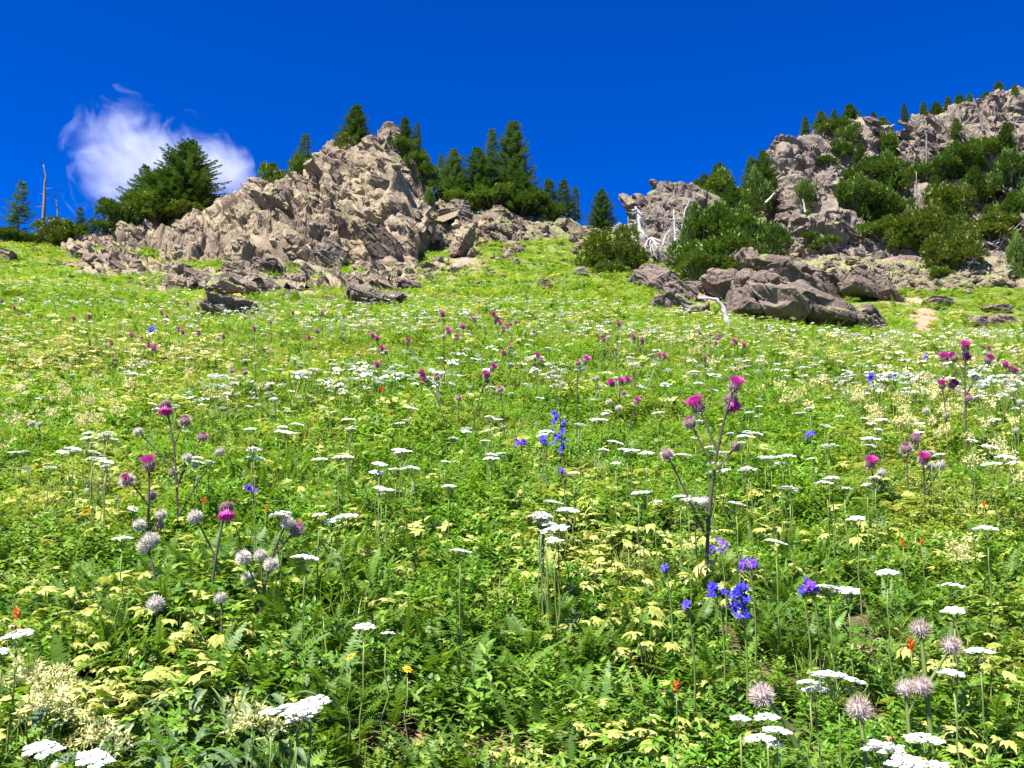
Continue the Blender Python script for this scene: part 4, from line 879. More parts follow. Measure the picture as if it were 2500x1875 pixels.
def clump_grass(seed):
    r = random.Random(seed); mb = MB()
    for k in range(34): blade(mb, Vector((r.gauss(0, .035), r.gauss(0, .035), 0)), r.uniform(0, 6.28), r.uniform(0.09, 0.24), r.uniform(0.003, 0.0065), r.uniform(0.1, 0.9), min(1, max(0, r.gauss(0.45, 0.22))))
    return mb.mesh('grass_clump', [M['grass']])
def clump_broad(seed, mat='broad', n=14, size=(0.018, 0.038), name='lobed_leaf_clump'):
    r = random.Random(seed); mb = MB()
    for k in range(n):
        h = r.uniform(0.05, 0.17); p = Vector((r.uniform(-.08, .08), r.uniform(-.08, .08), h)); a = r.uniform(0, 6.28)
        mb.poly([Vector((p.x * .3, p.y * .3, 0)), Vector((p.x * .3 + .002, p.y * .3, 0)), p], 0.2)
        palmate(mb, p, Vector((0, 0, 1)) + rv(r) * 0.55, Vector((math.cos(a), math.sin(a), 0)), r.uniform(*size), min(1, max(0, r.gauss(0.5, 0.2))), 0, 5, r)
    return mb.mesh(name, [M[mat]])
def clump_litter(seed):
    r = random.Random(seed); mb = MB()
    for k in range(26):
        p = Vector((r.uniform(-.12, .12), r.uniform(-.12, .12), r.uniform(0.004, 0.03))); a = r.uniform(0, 6.28); d = Vector((math.cos(a), math.sin(a), r.uniform(-.2, .3)))
        if r.random() < 0.5: leaf(mb, p, d, Vector((0, 0, 1)), r.uniform(0.02, 0.04), 0.014, r.random(), 0, 0.4)
        else: s = d.cross(Vector((0, 0, 1))) * 0.0015; e = p + d * r.uniform(.04, .11); mb.poly([p - s, p + s, e + s, e - s], r.random())
    return mb.mesh('dry_litter_clump', [M['litter']])
M['litter'] = leaf_mat('dead_leaf_litter', [(0.08, 0.045, 0.03), (0.22, 0.14, 0.085), (0.42, 0.31, 0.20)], 0.1, 0.8)

def scatter(name, label, cat, meshes, pts, rz, scl, tilt=0.18, seed=1):
    """one stuff object whose points carry copies of a few clumps"""
    n = len(pts); r = np.random.default_rng(seed)
    me = bpy.data.meshes.new(name); me.vertices.add(n); me.vertices.foreach_set('co', np.ascontiguousarray(pts, np.float32).ravel())
    a = me.attributes.new('rot', 'FLOAT_VECTOR', 'POINT'); a.data.foreach_set('vector', np.stack([r.normal(0, tilt, n), r.normal(0, tilt, n), rz], -1).astype(np.float32).ravel())
    sv = np.asarray(scl, np.float32); sv = np.repeat(sv[:, None], 3, 1) if sv.ndim == 1 else sv
    a = me.attributes.new('scl', 'FLOAT_VECTOR', 'POINT'); a.data.foreach_set('vector', np.ascontiguousarray(sv, np.float32).ravel())
    a = me.attributes.new('pick', 'INT', 'POINT'); a.data.foreach_set('value', r.integers(0, len(meshes), n).astype(np.int32))
    for m in meshes[0].materials: me.materials.append(m)
    o = link(name, me)
    ng = bpy.data.node_groups.new(name, 'GeometryNodeTree'); ng.interface.new_socket('Geometry', in_out='INPUT', socket_type='NodeSocketGeometry'); ng.interface.new_socket('Geometry', in_out='OUTPUT', socket_type='NodeSocketGeometry')
    N = ng.nodes.new; L = ng.links.new
    gi, go, ip, ci = N('NodeGroupInput'), N('NodeGroupOutput'), N('GeometryNodeInstanceOnPoints'), N('GeometryNodeJoinGeometry')
    for m in meshes:
        oi, g2 = N('GeometryNodeObjectInfo'), N('GeometryNodeGeometryToInstance'); oi.inputs['Object'].default_value = bpy.data.objects.new(m.name, m); oi.inputs['As Instance'].default_value = False
        L(oi.outputs['Geometry'], g2.inputs[0]); L(g2.outputs[0], ci.inputs[0])
    def na(nm, ty): x = N('GeometryNodeInputNamedAttribute'); x.data_type = ty; x.inputs['Name'].default_value = nm; return x.outputs[0]
    e2r = N('FunctionNodeEulerToRotation'); L(na('rot', 'FLOAT_VECTOR'), e2r.inputs[0])
    L(gi.outputs[0], ip.inputs['Points']); L(ci.outputs[0], ip.inputs['Instance']); ip.inputs['Pick Instance'].default_value = True
    L(na('pick', 'INT'), ip.inputs['Instance Index']); L(e2r.outputs[0], ip.inputs['Rotation']); L(na('scl', 'FLOAT_VECTOR'), ip.inputs['Scale']); L(ip.outputs[0], go.inputs[0])
    md = o.modifiers.new('scatter', 'NODES'); md.node_group = ng
    tag(o, label, cat, kind='stuff'); return o

def meadow_points(n, y0, y1, umax, seed, power=1.0):
    """random spots on the slope between two distances, even per area"""
    r = np.random.default_rng(seed)
    y = np.sqrt(r.uniform(y0 ** 2, y1 ** 2, n)) if power == 1 else y0 + (y1 - y0) * r.uniform(0, 1, n) ** power
    x = y * r.uniform(-umax, umax, n); keep = np.ones(n, bool)
    return np.stack([x, y, ground(x, y)], -1)[keep], r
SOIL = [(1050, 1850, 300, 75, 1.0), (800, 1690, 70, 30, .8), (1380, 1560, 80, 30, .6), (620, 1500, 60, 25, .6), (1700, 1480, 70, 20, .6), (240, 1330, 60, 20, .7), (1150, 1700, 90, 40, .55), (60, 1800, 200, 110, .95), (290, 1500, 50, 40, .9), (2150, 1600, 130, 60, .9), (980, 1250, 60, 25, .6), (440, 1010, 50, 14, .7), (2165, 1040, 40, 14, .9), (2060, 960, 70, 20, .8), (260, 1210, 0.1, 0.1, 0), (1250, 1420, 60, 25, .5)]
YEL = [(120, 1620, 300, 130, 1.0), (500, 1600, 220, 90, .8), (1430, 1360, 200, 130, 1.0), (1480, 1500, 120, 80, .9), (130, 1260, 160, 70, .7), (850, 1080, 260, 60, .8), (1750, 1370, 260, 60, .7), (2420, 1650, 130, 120, .8), (2250, 1280, 260, 80, .7), (350, 1000, 300, 60, .7), (2150, 1120, 200, 40, .7), (1600, 1790, 130, 60, .8), (900, 1380, 300, 60, .5), (100, 950, 200, 60, .6)]
FEA = [(950, 1720, 330, 170, 1.0), (1450, 1650, 260, 120, .6), (900, 1230, 200, 60, .5), (2200, 1650, 240, 120, .7), (300, 1560, 220, 120, .6), (1900, 1500, 260, 100, .6), (1750, 1560, 160, 120, .7), (700, 1450, 200, 80, .6)]
LAN = [(1300, 1500, 380, 130, 1.0), (1500, 1750, 320, 130, .9), (2100, 1350, 500, 120, .7), (2000, 1780, 420, 160, .9), (1250, 1150, 400, 120, .7), (500, 1250, 400, 120, .6), (2050, 1170, 420, 80, .7), (700, 1700, 120, 120, .5), (300, 1350, 240, 80, .8)]
GLF = [(520, 1760, 210, 130, 1.0)]
def weights(P):
    x, y = proj(P); w = np.zeros((len(P), 5))
    w[:, 0] = 0.50 + 1.6 * blob(x, y, LAN); w[:, 1] = 0.16 + 2.6 * blob(x, y, FEA); w[:, 2] = 0.14 + 0 * x; w[:, 3] = 0.38 + 0.6 * blob(x, y, YEL); w[:, 4] = 0.08 + 0.62 * blob(x, y, YEL) + 0.12 * np.clip(2 * fbm2(P[:, 0] * .9, P[:, 1] * .9, 3, 91), 0, 1)
    s = np.maximum(blob(x, y, SOIL), 0); return w, s, blob(x, y, GLF)
CL_L = [clump_lance(k) for k in range(4)]; CL_F = [clump_feather(k) for k in range(4)]; CL_G = [clump_grass(k) for k in range(4)]; CL_B = [clump_broad(k) for k in range(4)]
CL_Y = [clump_broad(20 + k, 'yellow', 11, (0.028, 0.052), 'yellow_leaf_clump') for k in range(3)]; CL_X = [clump_litter(k) for k in range(3)]
groups = {k: [] for k in 'LFGBYX'}
for band, (y0, y1, n, sc0, um) in enumerate([(1.0, 6.5, 13000, 0.92, 0.92), (6.5, 14, 20000, 1.2, 0.84), (14, 30, 26000, 2.0, 0.80), (30, 76, 34000, 3.4, 0.80)]):
    P, r = meadow_points(n, y0, y1, um, 100 + band)
    w, soil, glf = weights(P); keep = (r.uniform(0, 1, len(P)) > soil * 0.9) & (r.uniform(0, 1, len(P)) > glf * 0.8)
    if band >= 2:
        x, y = proj(P); bare = np.maximum(blob(x, y, SCREE) * 1.25, blob(x, y, DIRT) * 1.3) + 0.35 * fbm2(P[:, 0] * .8, P[:, 1] * .8, 3, 77); keep &= r.uniform(0, 1, len(P)) > bare
    if band == 0:
        pick = ~keep & (r.uniform(0, 1, len(P)) < 0.55); groups['X'].append((P[pick], np.full((pick.sum(), 3), 1.1)))
    P, w = P[keep], w[keep]
    w = w * np.array([1.0, 1.0, 1.0 + 1.0 * band, 1.0, 1.0]); cw = np.cumsum(w / w.sum(1, keepdims=True), 1); u = r.uniform(0, 1, len(P))[:, None]; kind = (u > cw[:, :4]).sum(1)
    lo = 1.0 + 0.35 * fbm2(P[:, 0] * 1.3, P[:, 1] * 1.3, 2, 61)
    for i, k in enumerate('LFGBY'):
        s_ = kind == i; q_ = sc0 * (lo * r.uniform(0.75, 1.3, len(P)))[s_]; groups[k].append((P[s_], np.stack([q_, q_, q_ * (0.74, 0.72, 0.42, 0.20)[band]], -1)))
NAMES = {'L': ('narrow_leaf_cover', 'mass of short shoots with narrow bright green leaves covering the slope', 'ground cover', CL_L), 'F': ('feathery_cover', 'feathery dark green yarrow leaves between the flowers', 'ground cover', CL_F),
         'G': ('grass', 'fine green grass growing through the meadow plants', 'grass', CL_G), 'B': ('lobed_leaf_cover', 'lobed green and yellowish leaves matting the slope', 'ground cover', CL_B), 'Y': ('yellow_leaf_cover', 'pale yellowing lobed leaves in patches between the green plants', 'ground cover', CL_Y), 'X': ('leaf_litter', 'brown dead leaves and twigs on bare soil', 'leaf litter', CL_X)}
for k, lst in groups.items():
    P = np.concatenate([a for a, b in lst]); S = np.concatenate([b for a, b in lst]); nm, lb, ct, ms = NAMES[k]
    scatter(nm, lb, ct, ms, P, RNG.uniform(0, 6.28, len(P)), S, 0.20 if k != 'X' else 0.05, ord(k))
# ------------------------------------------------------------------ flowers, one by one
UP = Vector((0, 0, 1))
def sphere_dirs(n, z0, z1, r):
    out = []
    for k in range(n):
        z = z0 + (z1 - z0) * (k + 0.5) / n; a = k * 2.39996 + r.uniform(-.25, .25); h = math.sqrt(max(0, 1 - z * z)); out.append(Vector((h * math.cos(a), h * math.sin(a), z)))
    return out
def head_base(seed, fat=1.0, mat='involucre'):
    mb = MB(); prof = [(0.004, 0), (0.013, .004), (0.018, .012), (0.0175, .021), (0.013, .029), (0.009, .032)]; n = 9; base = []
    for (rr_, z) in prof: base += [(rr_ * fat * math.cos(6.283 * k / n), rr_ * fat * math.sin(6.283 * k / n), z) for k in range(n)]
    fs = [(i * n + k, i * n + (k + 1) % n, (i + 1) * n + (k + 1) % n, (i + 1) * n + k) for i in range(5) for k in range(n)] + [tuple(5 * n + k for k in range(n))]
    mb.mesh_part(base, fs, 0.4); return mb.mesh('head_base', [M[mat]], True)
def head_spines(seed, n=130, ln=(0.010, 0.019), mat='spine', z1=0.95, w=0.0009):
    r = random.Random(seed); mb = MB()
    for d in sphere_dirs(n, -0.75, z1, r):
        p = Vector((d.x * .0175, d.y * .0175, .016 + d.z * .016)); dd = (d + rv(r, -.3, .9) * 0.35).normalized(); s = dd.cross(UP + rv(r) * .4); s = s.normalized() * w if s.length > 1e-4 else Vector((w, 0, 0))
        L = r.uniform(*ln); e = p + dd * L + UP * L * 0.2; mb.poly([p - s * 1.6, p + s * 1.6, e], r.random())
    return mb.mesh('spines', [M[mat]])
def head_florets(seed, n=150, spread=0.85, ln=0.026, core=0.012):
    r = random.Random(seed); mb = MB()
    for k in range(n):
        a = k * 2.39996; q = math.sqrt((k + .5) / n); p = Vector((math.cos(a) * core * q, math.sin(a) * core * q, .026)); d = (Vector((math.cos(a) * q * spread, math.sin(a) * q * spread, 1)) + rv(r) * .10).normalized()
        s = d.cross(Vector((math.cos(a), math.sin(a), .2))).normalized() * 0.0013; L = ln * r.uniform(.8, 1.1) * (1.05 - .15 * q); e = p + d * L; t = min(1, max(0, r.gauss(.45, .22)))
        mb.poly([p - s * .6, p + s * .6, e + s, e - s], t); mb.poly([e - s * 1.5, e + s * 1.5, e + d * .003], min(1, t + .25))
    return mb.mesh('florets', [M['magenta']])
HB = head_base(1); HB_FAT = head_base(2, 1.15, 'bud'); HB_BUD = head_base(3, 1.05, 'bud')
SPINES = {'O': head_spines(1, 120, (.009, .016), 'spine_pink', .55), 'P': head_spines(2, 140, (.010, .018), 'spine_pink', .8), 'B': head_spines(3, 300, (.008, .014), 'spine', 1.0, .0012), 'G': head_spines(4, 120, (.008, .014), 'spine_pink', 1.0), 'S': head_spines(5, 380, (.014, .025), 'spine_pink', 1.0, .0007), 'D': head_spines(6, 130, (.008, .015), 'spine_pink', .6)}
FLOR = {'O': head_florets(1), 'D': head_florets(2), 'P': head_florets(3, 60, .35, .013, .007), 'B': head_florets(4, 22, .25, .006, .004), 'S': head_florets(6, 18, .2, .006, .003)}
def joined_head(kind):
    mb = MB()
    for mi, me in enumerate([m for m in (HB_BUD if kind == 'B' else HB, SPINES[kind], FLOR.get(kind)) if m]):
        n = len(mb.v); mb.v += [tuple(v.co) for v in me.vertices]; tt_ = np.empty(len(me.polygons), np.float32); me.attributes['tint'].data.foreach_get('value', tt_)
        for p, t in zip(me.polygons, tt_): mb.f.append(tuple(i + n for i in p.vertices)); mb.t.append(float(t)); mb.m.append(mi)
    return mb.mesh('flower_head', [M['bud' if kind == 'B' else 'involucre'], M['spine_pink'] if kind in 'OPDG' else M['spine'], M['magenta']])
JOINED = {k: joined_head(k) for k in 'OPBG'}
def thistle_leaf(seed):
    r = random.Random(seed); mb = MB(); n = 9; L = .13
    rib = lambda t: Vector((L * t, 0, .045 * t - .075 * t * t))
    for k in range(n):
        a, b, c = rib(k / n), rib((k + .5) / n), rib((k + 1) / n); w = .022 * math.sin(math.pi * min(1, .18 + .8 * k / n)) * r.uniform(.7, 1.25)
        for sg in (-1, 1):
            tip = b + Vector((.006, sg * w, r.uniform(.0, .008))); mb.poly([a, tip, c], min(1, max(0, r.gauss(.45, .2)))); mb.poly([b, tip, b + Vector((.008, sg * w * 1.25, .004))], .8)
    return mb.mesh('leaf', [M['broad']])
TLEAF = [thistle_leaf(k) for k in range(3)]
rf = random.Random(21)
def bez(a, b, c, n): return [a * (1 - t) ** 2 + b * 2 * t * (1 - t) + c * t * t for t in np.linspace(0, 1, n)]
def thistle(base, heads, label, near=False, scale=1.0, stem_r=0.0045, group=None, pale=False):
    """base: photo pixel of the foot; heads: (px, py, kind), the first one tops the main stem"""
    g = ground_hit(base[0], base[1], 0.12); dep = g[1]; G = Vector((g[0], g[1], float(ground(g[0], g[1]))))
    o = empty('thistle', G); tag(o, label, 'thistle', group); mb = MB(); smat = M['stalk'] if pale else M['stalk_dark']
    H = [(Vector(at(x, y, dep + rf.uniform(-.05, .05) * (1 if near else .4))) - G, k) for x, y, k in heads]
    top = H[0][0]; ctrl = Vector((top.x * .08, top.y * .3, top.z * .66)); main = bez(Vector((0, 0, -.02)), ctrl, top, 12)
    mb.tube(main, [stem_r * (1 - .45 * i / 11) for i in range(12)], 6 if near else 4, .3)
    axes = [(main[-1] - main[-3]).normalized()]
    for (p, k) in H[1:]:
        z0 = p.z - .9 * math.hypot(p.x - top.x * p.z / max(.05, top.z), 0) - .03; q = main[min(10, max(2, sum(1 for m_ in main if m_.z <= z0) - 1))]; br = bez(q, Vector((q.x * .45 + p.x * .55, q.y, q.z * .35 + p.z * .65)) - UP * .01, p, 7)
        mb.tube(br, [stem_r * .62 * (1 - .35 * i / 6) for i in range(7)], 5 if near else 3, .5); axes.append((br[-1] - br[-2]).normalized())
    link('stem', mb.mesh('stem', [smat], True), o)
    for (p, k), ax in zip(H, axes):
        ax = (ax + UP * .25 + Vector((rf.uniform(-.4, .4), rf.uniform(-.7, -.05), rf.uniform(-.1, .2)))).normalized()
        if k == 'D': ax = Vector((.15, -.35, -.9)).normalized()
        s = scale * rf.uniform(.92, 1.08) * (.74 if k == 'S' else .82 if k in 'BG' else 1.0); rot = ax.to_track_quat('Z', 'Y').to_euler(); loc = p - ax * .022 * s
        if near:
            h = link('flower_head', HB_FAT if k == 'S' else HB_BUD if k == 'B' else HB, o, loc, rot, (s, s, s)); link('spines', SPINES[k], h)
            if k in FLOR: link('florets', FLOR[k], h)
        else: link('flower_head', JOINED[k if k in JOINED else 'O'], o, loc, rot, (s, s, s))
    nl = 9 if near else 4
    for i in range(nl):
        t = rf.uniform(.03, .6); p = main[int(t * 11)]; s = (1.25 - t) * scale * rf.uniform(.7, 1.15); link('leaf', TLEAF[rf.randrange(3)], o, p, (rf.uniform(-.3, .3), rf.uniform(-.5, .1), rf.uniform(0, 6.28)), (s, s, s))
    return o
def V(lst): return [(x * VW, y * VW, k) for x, y, k in lst]
def B(x, y): return (x * VW, y * VW)
NEAR_THISTLES = [
    (B(1522, 1240), V([(1588, 833, 'O'), (1580, 866, 'D'), (1507, 878, 'O'), (1490, 912, 'P'), (1440, 980, 'G'), (1590, 963, 'G'), (1522, 1083, 'B')]), 'tallest dark-stemmed thistle with two magenta heads at its bent top, right of centre', 1.06, .0062),
    (B(385, 1115), V([(357, 878, 'D'), (400, 908, 'P'), (297, 932, 'B'), (438, 943, 'P'), (475, 975, 'B'), (404, 988, 'B'), (377, 1017, 'B')]), 'branching thistle at left whose single magenta head nods at the very top', 1.0, .0052),
    (B(318, 1165), V([(322, 1003, 'O'), (273, 1035, 'P'), (328, 1070, 'G'), (348, 1110, 'B'), (346, 1133, 'G'), (300, 1133, 'B')]), 'thistle at left with a round magenta head facing the viewer and pale buds below', 1.05, .0052),
    (B(452, 1290), V([(490, 1100, 'D'), (420, 1115, 'B')]), 'thistle with one drooping magenta head, left of the white yarrow row', 1.05, .005),
    (B(560, 1290), V([(622, 1127, 'B'), (642, 1143, 'P'), (563, 1198, 'B'), (525, 1203, 'B'), (585, 1217, 'B'), (535, 1247, 'B')]), 'thistle with only pale fuzzy buds, right of the drooping magenta head', 1.0, .0048),
    (B(345, 1270), V([(313, 1178, 'B'), (325, 1165, 'B')]), 'pair of large pale fuzzy thistle buds below the left magenta thistles', 1.25, .0045),
    (B(340, 1390), V([(337, 1302, 'B')]), 'single pale thistle bud low in the leaves at left', 1.1, .004), (B(480, 1370), V([(477, 1290, 'B')]), 'small single thistle bud below the cluster of pale buds', .9, .004),
    (B(2088, 975), V([(2085, 750, 'O'), (2086, 765, 'D'), (2060, 773, 'O'), (2040, 773, 'O'), (2135, 777, 'O'), (2107, 815, 'B'), (2092, 858, 'P')]), 'tall thistle near the right edge with a dark magenta head on top', 1.0, .0055),
    (B(2050, 965), V([(2035, 832, 'O'), (2058, 832, 'O'), (2045, 897, 'B'), (2000, 887, 'B')]), 'thistle with two magenta heads side by side, just left of the tall right one', .95, .0045),
    (B(1962, 1060), V([(1957, 968, 'P'), (1977, 946, 'P')]), 'two greyish pink thistle buds left of the right-hand magenta head', 1.1, .0045), (B(1996, 1085), V([(1995, 993, 'O'), (2032, 1003, 'B'), (2012, 1008, 'B')]), 'low thistle with one round magenta head at right, yarrow to its right', 1.05, .0045),
    (B(1892, 1075), V([(1880, 1001, 'O'), (1905, 1020, 'B')]), 'low thistle with a magenta head turned left and one bud, at right', 1.05, .0045),
    (B(2012, 1570), V([(1987, 1357, 'S'), (2055, 1393, 'S')]), 'blurred pale hairy thistle buds on thick green stalk, right foreground', 1.0, .007), (B(1752, 1645), V([(1645, 1500, 'S')]), 'hairy pale thistle bud on a leaning thick stalk, lower right foreground', 1.05, .008),
    (B(1875, 1650), V([(1855, 1528, 'S')]), 'star-like hairy thistle bud between the large white yarrows in the foreground', 1.15, .006), (B(1965, 1570), V([(1955, 1487, 'S'), (1992, 1480, 'S')]), 'two small greenish hairy thistle buds in the right foreground', .9, .006)]
for b, h, l, s, r_ in NEAR_THISTLES: thistle(b, h, l, True, s, r_, pale=('hairy' in l))
O_, B_, P_ = 'O', 'B', 'P'
MID = [((1085, 960), [(1081, 769, 'O'), (1094, 810, 'O'), (1082, 820, 'B'), (1115, 825, 'O')]), ((990, 940), [(995, 834, 'O'), (1010, 860, 'B')]), ((932, 915), [(921, 828, 'O'), (910, 820, 'O'), (932, 852, 'O'), (943, 860, 'O')]),
       ((921, 970), [(921, 892, 'O'), (957, 897, 'B')]), ((1095, 1065), [(1039, 928, 'O'), (1031, 913, 'O'), (1066, 921, 'P')]), ((1150, 1060), [(1203, 898, 'O'), (1187, 917, 'O'), (1191, 930, 'G')]), ((1232, 1060), [(1221, 950, 'P')]), ((1118, 1035), [(1120, 971, 'P')]),
       ((1175, 880), [(1159, 783, 'O')]), ((1222, 870), [(1205, 767, 'O'), (1210, 776, 'O'), (1217, 781, 'O'), (1208, 786, 'P'), (1220, 789, 'O')]), ((1240, 880), [(1259, 785, 'P'), (1246, 790, 'P'), (1239, 798, 'O'), (1229, 805, 'O')]), ((1135, 870), [(1131, 799, 'O'), (1125, 796, 'P')]),
       ((1305, 890), [(1303, 808, 'P')]), ((1245, 930), [(1245, 846, 'P'), (1230, 864, 'O'), (1257, 862, 'B')]), ((1310, 960), [(1313, 868, 'O'), (1321, 879, 'P'), (1302, 900, 'B')]), ((1408, 1070), [(1411, 885, 'P'), (1430, 879, 'O'), (1421, 899, 'B')]),
       ((1372, 1010), [(1339, 911, 'B'), (1351, 908, 'B'), (1364, 922, 'B'), (1373, 936, 'B')]), ((1458, 1010), [(1458, 922, 'B')]), ((1508, 1050), [(1516, 933, 'O'), (1494, 937, 'O'), (1530, 930, 'O'), (1523, 958, 'G'), (1487, 980, 'B')]), ((1532, 1070), [(1554, 980, 'O'), (1510, 995, 'B')]),
       ((1503, 930), [(1511, 794, 'O'), (1485, 823, 'B'), (1473, 827, 'O')]), ((1552, 895), [(1547, 825, 'O'), (1536, 815, 'B'), (1567, 826, 'P'), (1568, 836, 'O')]), ((8, 800), [(5, 736, 'O')]), ((40, 820), [(35, 752, 'O'), (46, 766, 'P')]), ((458, 800), [(458, 741, 'O')]), ((486, 815), [(484, 753, 'O'), (476, 768, 'P'), (492, 772, 'P')]),
       ((412, 830), [(395, 765, 'O'), (407, 773, 'O'), (405, 785, 'P')]), ((181, 840), [(180, 778, 'O')]), ((219, 840), [(218, 774, 'O')]), ((275, 900), [(272, 838, 'O')]), ((338, 910), [(346, 822, 'P'), (321, 820, 'O')]), ((328, 925), [(362, 843, 'O'), (376, 852, 'O')]), ((436, 860), [(435, 804, 'O'), (446, 812, 'O')]), ((486, 880), [(485, 814, 'O')]), ((546, 880), [(546, 824, 'O')]),
       ((622, 870), [(620, 804, 'O')]), ((661, 850), [(660, 785, 'P')]), ((716, 825), [(715, 765, 'O')]), ((788, 830), [(787, 765, 'O')]), ((776, 865), [(775, 810, 'O'), (755, 825, 'O')]), ((278, 930), [(277, 876, 'P')]), ((567, 965), [(565, 905, 'P')]), ((598, 970), [(598, 908, 'P')]), ((623, 950), [(623, 888, 'B')]), ((655, 1010), [(652, 945, 'B')]), ((674, 1040), [(672, 975, 'B')]), ((98, 1100), [(97, 1035, 'B'), (77, 1033, 'B')]),
       ((1735, 880), [(1734, 817, 'P'), (1708, 812, 'P'), (1753, 825, 'O'), (1747, 840, 'O')]), ((1795, 895), [(1792, 836, 'O'), (1797, 837, 'O')]), ((1816, 905), [(1816, 844, 'O')]), ((1722, 930), [(1720, 870, 'P')]), ((1618, 930), [(1611, 869, 'O'), (1621, 872, 'O')]), ((2416, 920), [(2415, 852, 'O')]), ((2487, 925), [(2485, 858, 'P')]), ((2468, 980), [(2455, 893, 'O'), (2468, 902, 'O'), (2478, 908, 'O')]), ((2490, 1050), [(2490, 980, 'B')]), ((2482, 1120), [(2480, 1050, 'B')])]
MIDLAB = ORD = ['first', 'second', 'third', 'fourth', 'fifth', 'sixth', 'seventh', 'eighth', 'ninth', 'tenth', 'eleventh', 'twelfth', 'thirteenth', 'fourteenth', 'fifteenth', 'sixteenth', 'seventeenth', 'eighteenth', 'nineteenth', 'twentieth', 'twenty-first', 'twenty-second', 'twenty-third', 'twenty-fourth', 'twenty-fifth', 'twenty-sixth', 'twenty-seventh', 'twenty-eighth', 'twenty-ninth', 'thirtieth', 'thirty-first', 'thirty-second', 'thirty-third', 'thirty-fourth', 'thirty-fifth', 'thirty-sixth', 'thirty-seventh', 'thirty-eighth', 'thirty-ninth', 'fortieth', 'forty-first', 'forty-second', 'forty-third', 'forty-fourth', 'forty-fifth', 'forty-sixth', 'forty-seventh', 'forty-eighth', 'forty-ninth', 'fiftieth', 'fifty-first', 'fifty-second', 'fifty-third', 'fifty-fourth', 'fifty-fifth', 'fifty-sixth', 'fifty-seventh', 'fifty-eighth', 'fifty-ninth', 'sixtieth']
NUMW = {1: 'one', 2: 'two', 3: 'three', 4: 'four', 5: 'five'}
for i, (b, h) in enumerate(sorted(MID, key=lambda q: q[1][0][0])):
    no = sum(k == 'O' for _, _, k in h); look = (NUMW[no] + ' magenta head' + ('s' if no > 1 else '')) if no else ('only pale fuzzy buds' if h[0][2] == 'B' else 'a dull pink head')
    thistle(b, h, f'midfield thistle with {look}, {ORD[i]} from the left edge of the meadow', False, .86, .004, 'thistles across the middle of the meadow')

# yarrow
def yarrow_head(seed, R=.036, subs=11, fl=10, fr=.0046):
    r = random.Random(seed); mb = MB(); cs = []
    for k in range(subs):
        a = k * 2.39996; q = math.sqrt((k + .4) / subs) * R; cs.append(Vector((q * math.cos(a), q * math.sin(a), -.22 * q * q / R + r.uniform(-.002, .002))))
    for c in cs:
        mb.tube([Vector((0, 0, -.045)) + c * .1, Vector((c.x * .6, c.y * .6, -.022)), c - UP * .004], [.0011, .0008, .0007], 3, .4, 1, False)
        rr_ = R / math.sqrt(subs) * .98
        for k in range(fl):
            a = k * 2.39996 + r.uniform(-.3, .3); q = math.sqrt((k + .3) / fl) * rr_; p = c + Vector((q * math.cos(a), q * math.sin(a), .003 - .25 * q * q / rr_ + r.uniform(-.0008, .0012))); n = (UP + rv(r) * .35 + Vector((math.cos(a), math.sin(a), 0)) * .3 * q / rr_).normalized(); s = n.cross(Vector((1, .2, 0))).normalized(); t = n.cross(s); f = fr * r.uniform(.8, 1.15)
            mb.poly([p + (s * math.cos(x) + t * math.sin(x)) * f * (1 if i % 2 else .78) for i, x in enumerate(np.linspace(0, 6.283, 9)[:-1])], min(1, max(0, r.gauss(.6, .25))))
        mb.poly([c + Vector((math.cos(x) * rr_ * .9, math.sin(x) * rr_ * .9, -.0015)) for x in np.linspace(0, 6.283, 7)[:-1]], .15)
    return mb.mesh('flower_cluster', [M['white'], M['stalk']])
def yarrow_stem(seed, H=.42):
    r = random.Random(seed); mb = MB(); p = [Vector((r.uniform(-.02, .02) * (1 - t), r.uniform(-.02, .02) * (1 - t), -.02 + (H - .02) * t)) for t in np.linspace(0, 1, 7)]
    mb.tube(p, [.0024 * (1 - .35 * i / 6) for i in range(7)], 4, .5); return mb.mesh('stem', [M['stalk']], True)
def yarrow_leaf(seed):
    r = random.Random(seed); mb = MB(); frond(mb, Vector((0, 0, 0)), 0, .10, .016, .9, .5, r, 12); return mb.mesh('leaf', [M['feather']])
YH = [yarrow_head(1), yarrow_head(2, .030, 9), yarrow_head(3, .042, 14), yarrow_head(4, .026, 7)]; YS = [yarrow_stem(k) for k in range(3)]; YL = [yarrow_leaf(k) for k in range(2)]
def yarrow(px, py, label, size=1.0, H=.42, group=None, heads=1, detail=True, spread=.05):
    g = ground_hit(px, py, H)
    if g is None: return None
    gz = float(ground(g[0], g[1])); o = empty('yarrow', (g[0], g[1], gz)); tag(o, label, 'yarrow', group); hh = g[2] - gz
    for k in range(heads):
        dx, dy = (0, 0) if k == 0 else (rf.uniform(-1, 1) * spread, rf.uniform(-1, 1) * spread); z = hh * (1 if k == 0 else rf.uniform(.90, 1.02))
        link('stem', YS[rf.randrange(3)], o, (dx * .9, dy * .9, 0), (0, 0, rf.uniform(0, 6.28)), (1.1, 1.1, (z - .035 * size) / .40)); s = size * rf.uniform(.85, 1.1)
        link('flower_cluster', YH[rf.randrange(4) if k else rf.choice((0, 2))], o, (dx, dy, z), (rf.uniform(-.08, .24), rf.uniform(-.2, .2), 0), (s, s, s))
    if detail:
        for k in range(3): s = rf.uniform(.7, 1.1); link('leaf', YL[rf.randrange(2)], o, (0, 0, hh * rf.uniform(.1, .6)), (0, 0, rf.uniform(0, 6.28)), (s, s, s))
    return o
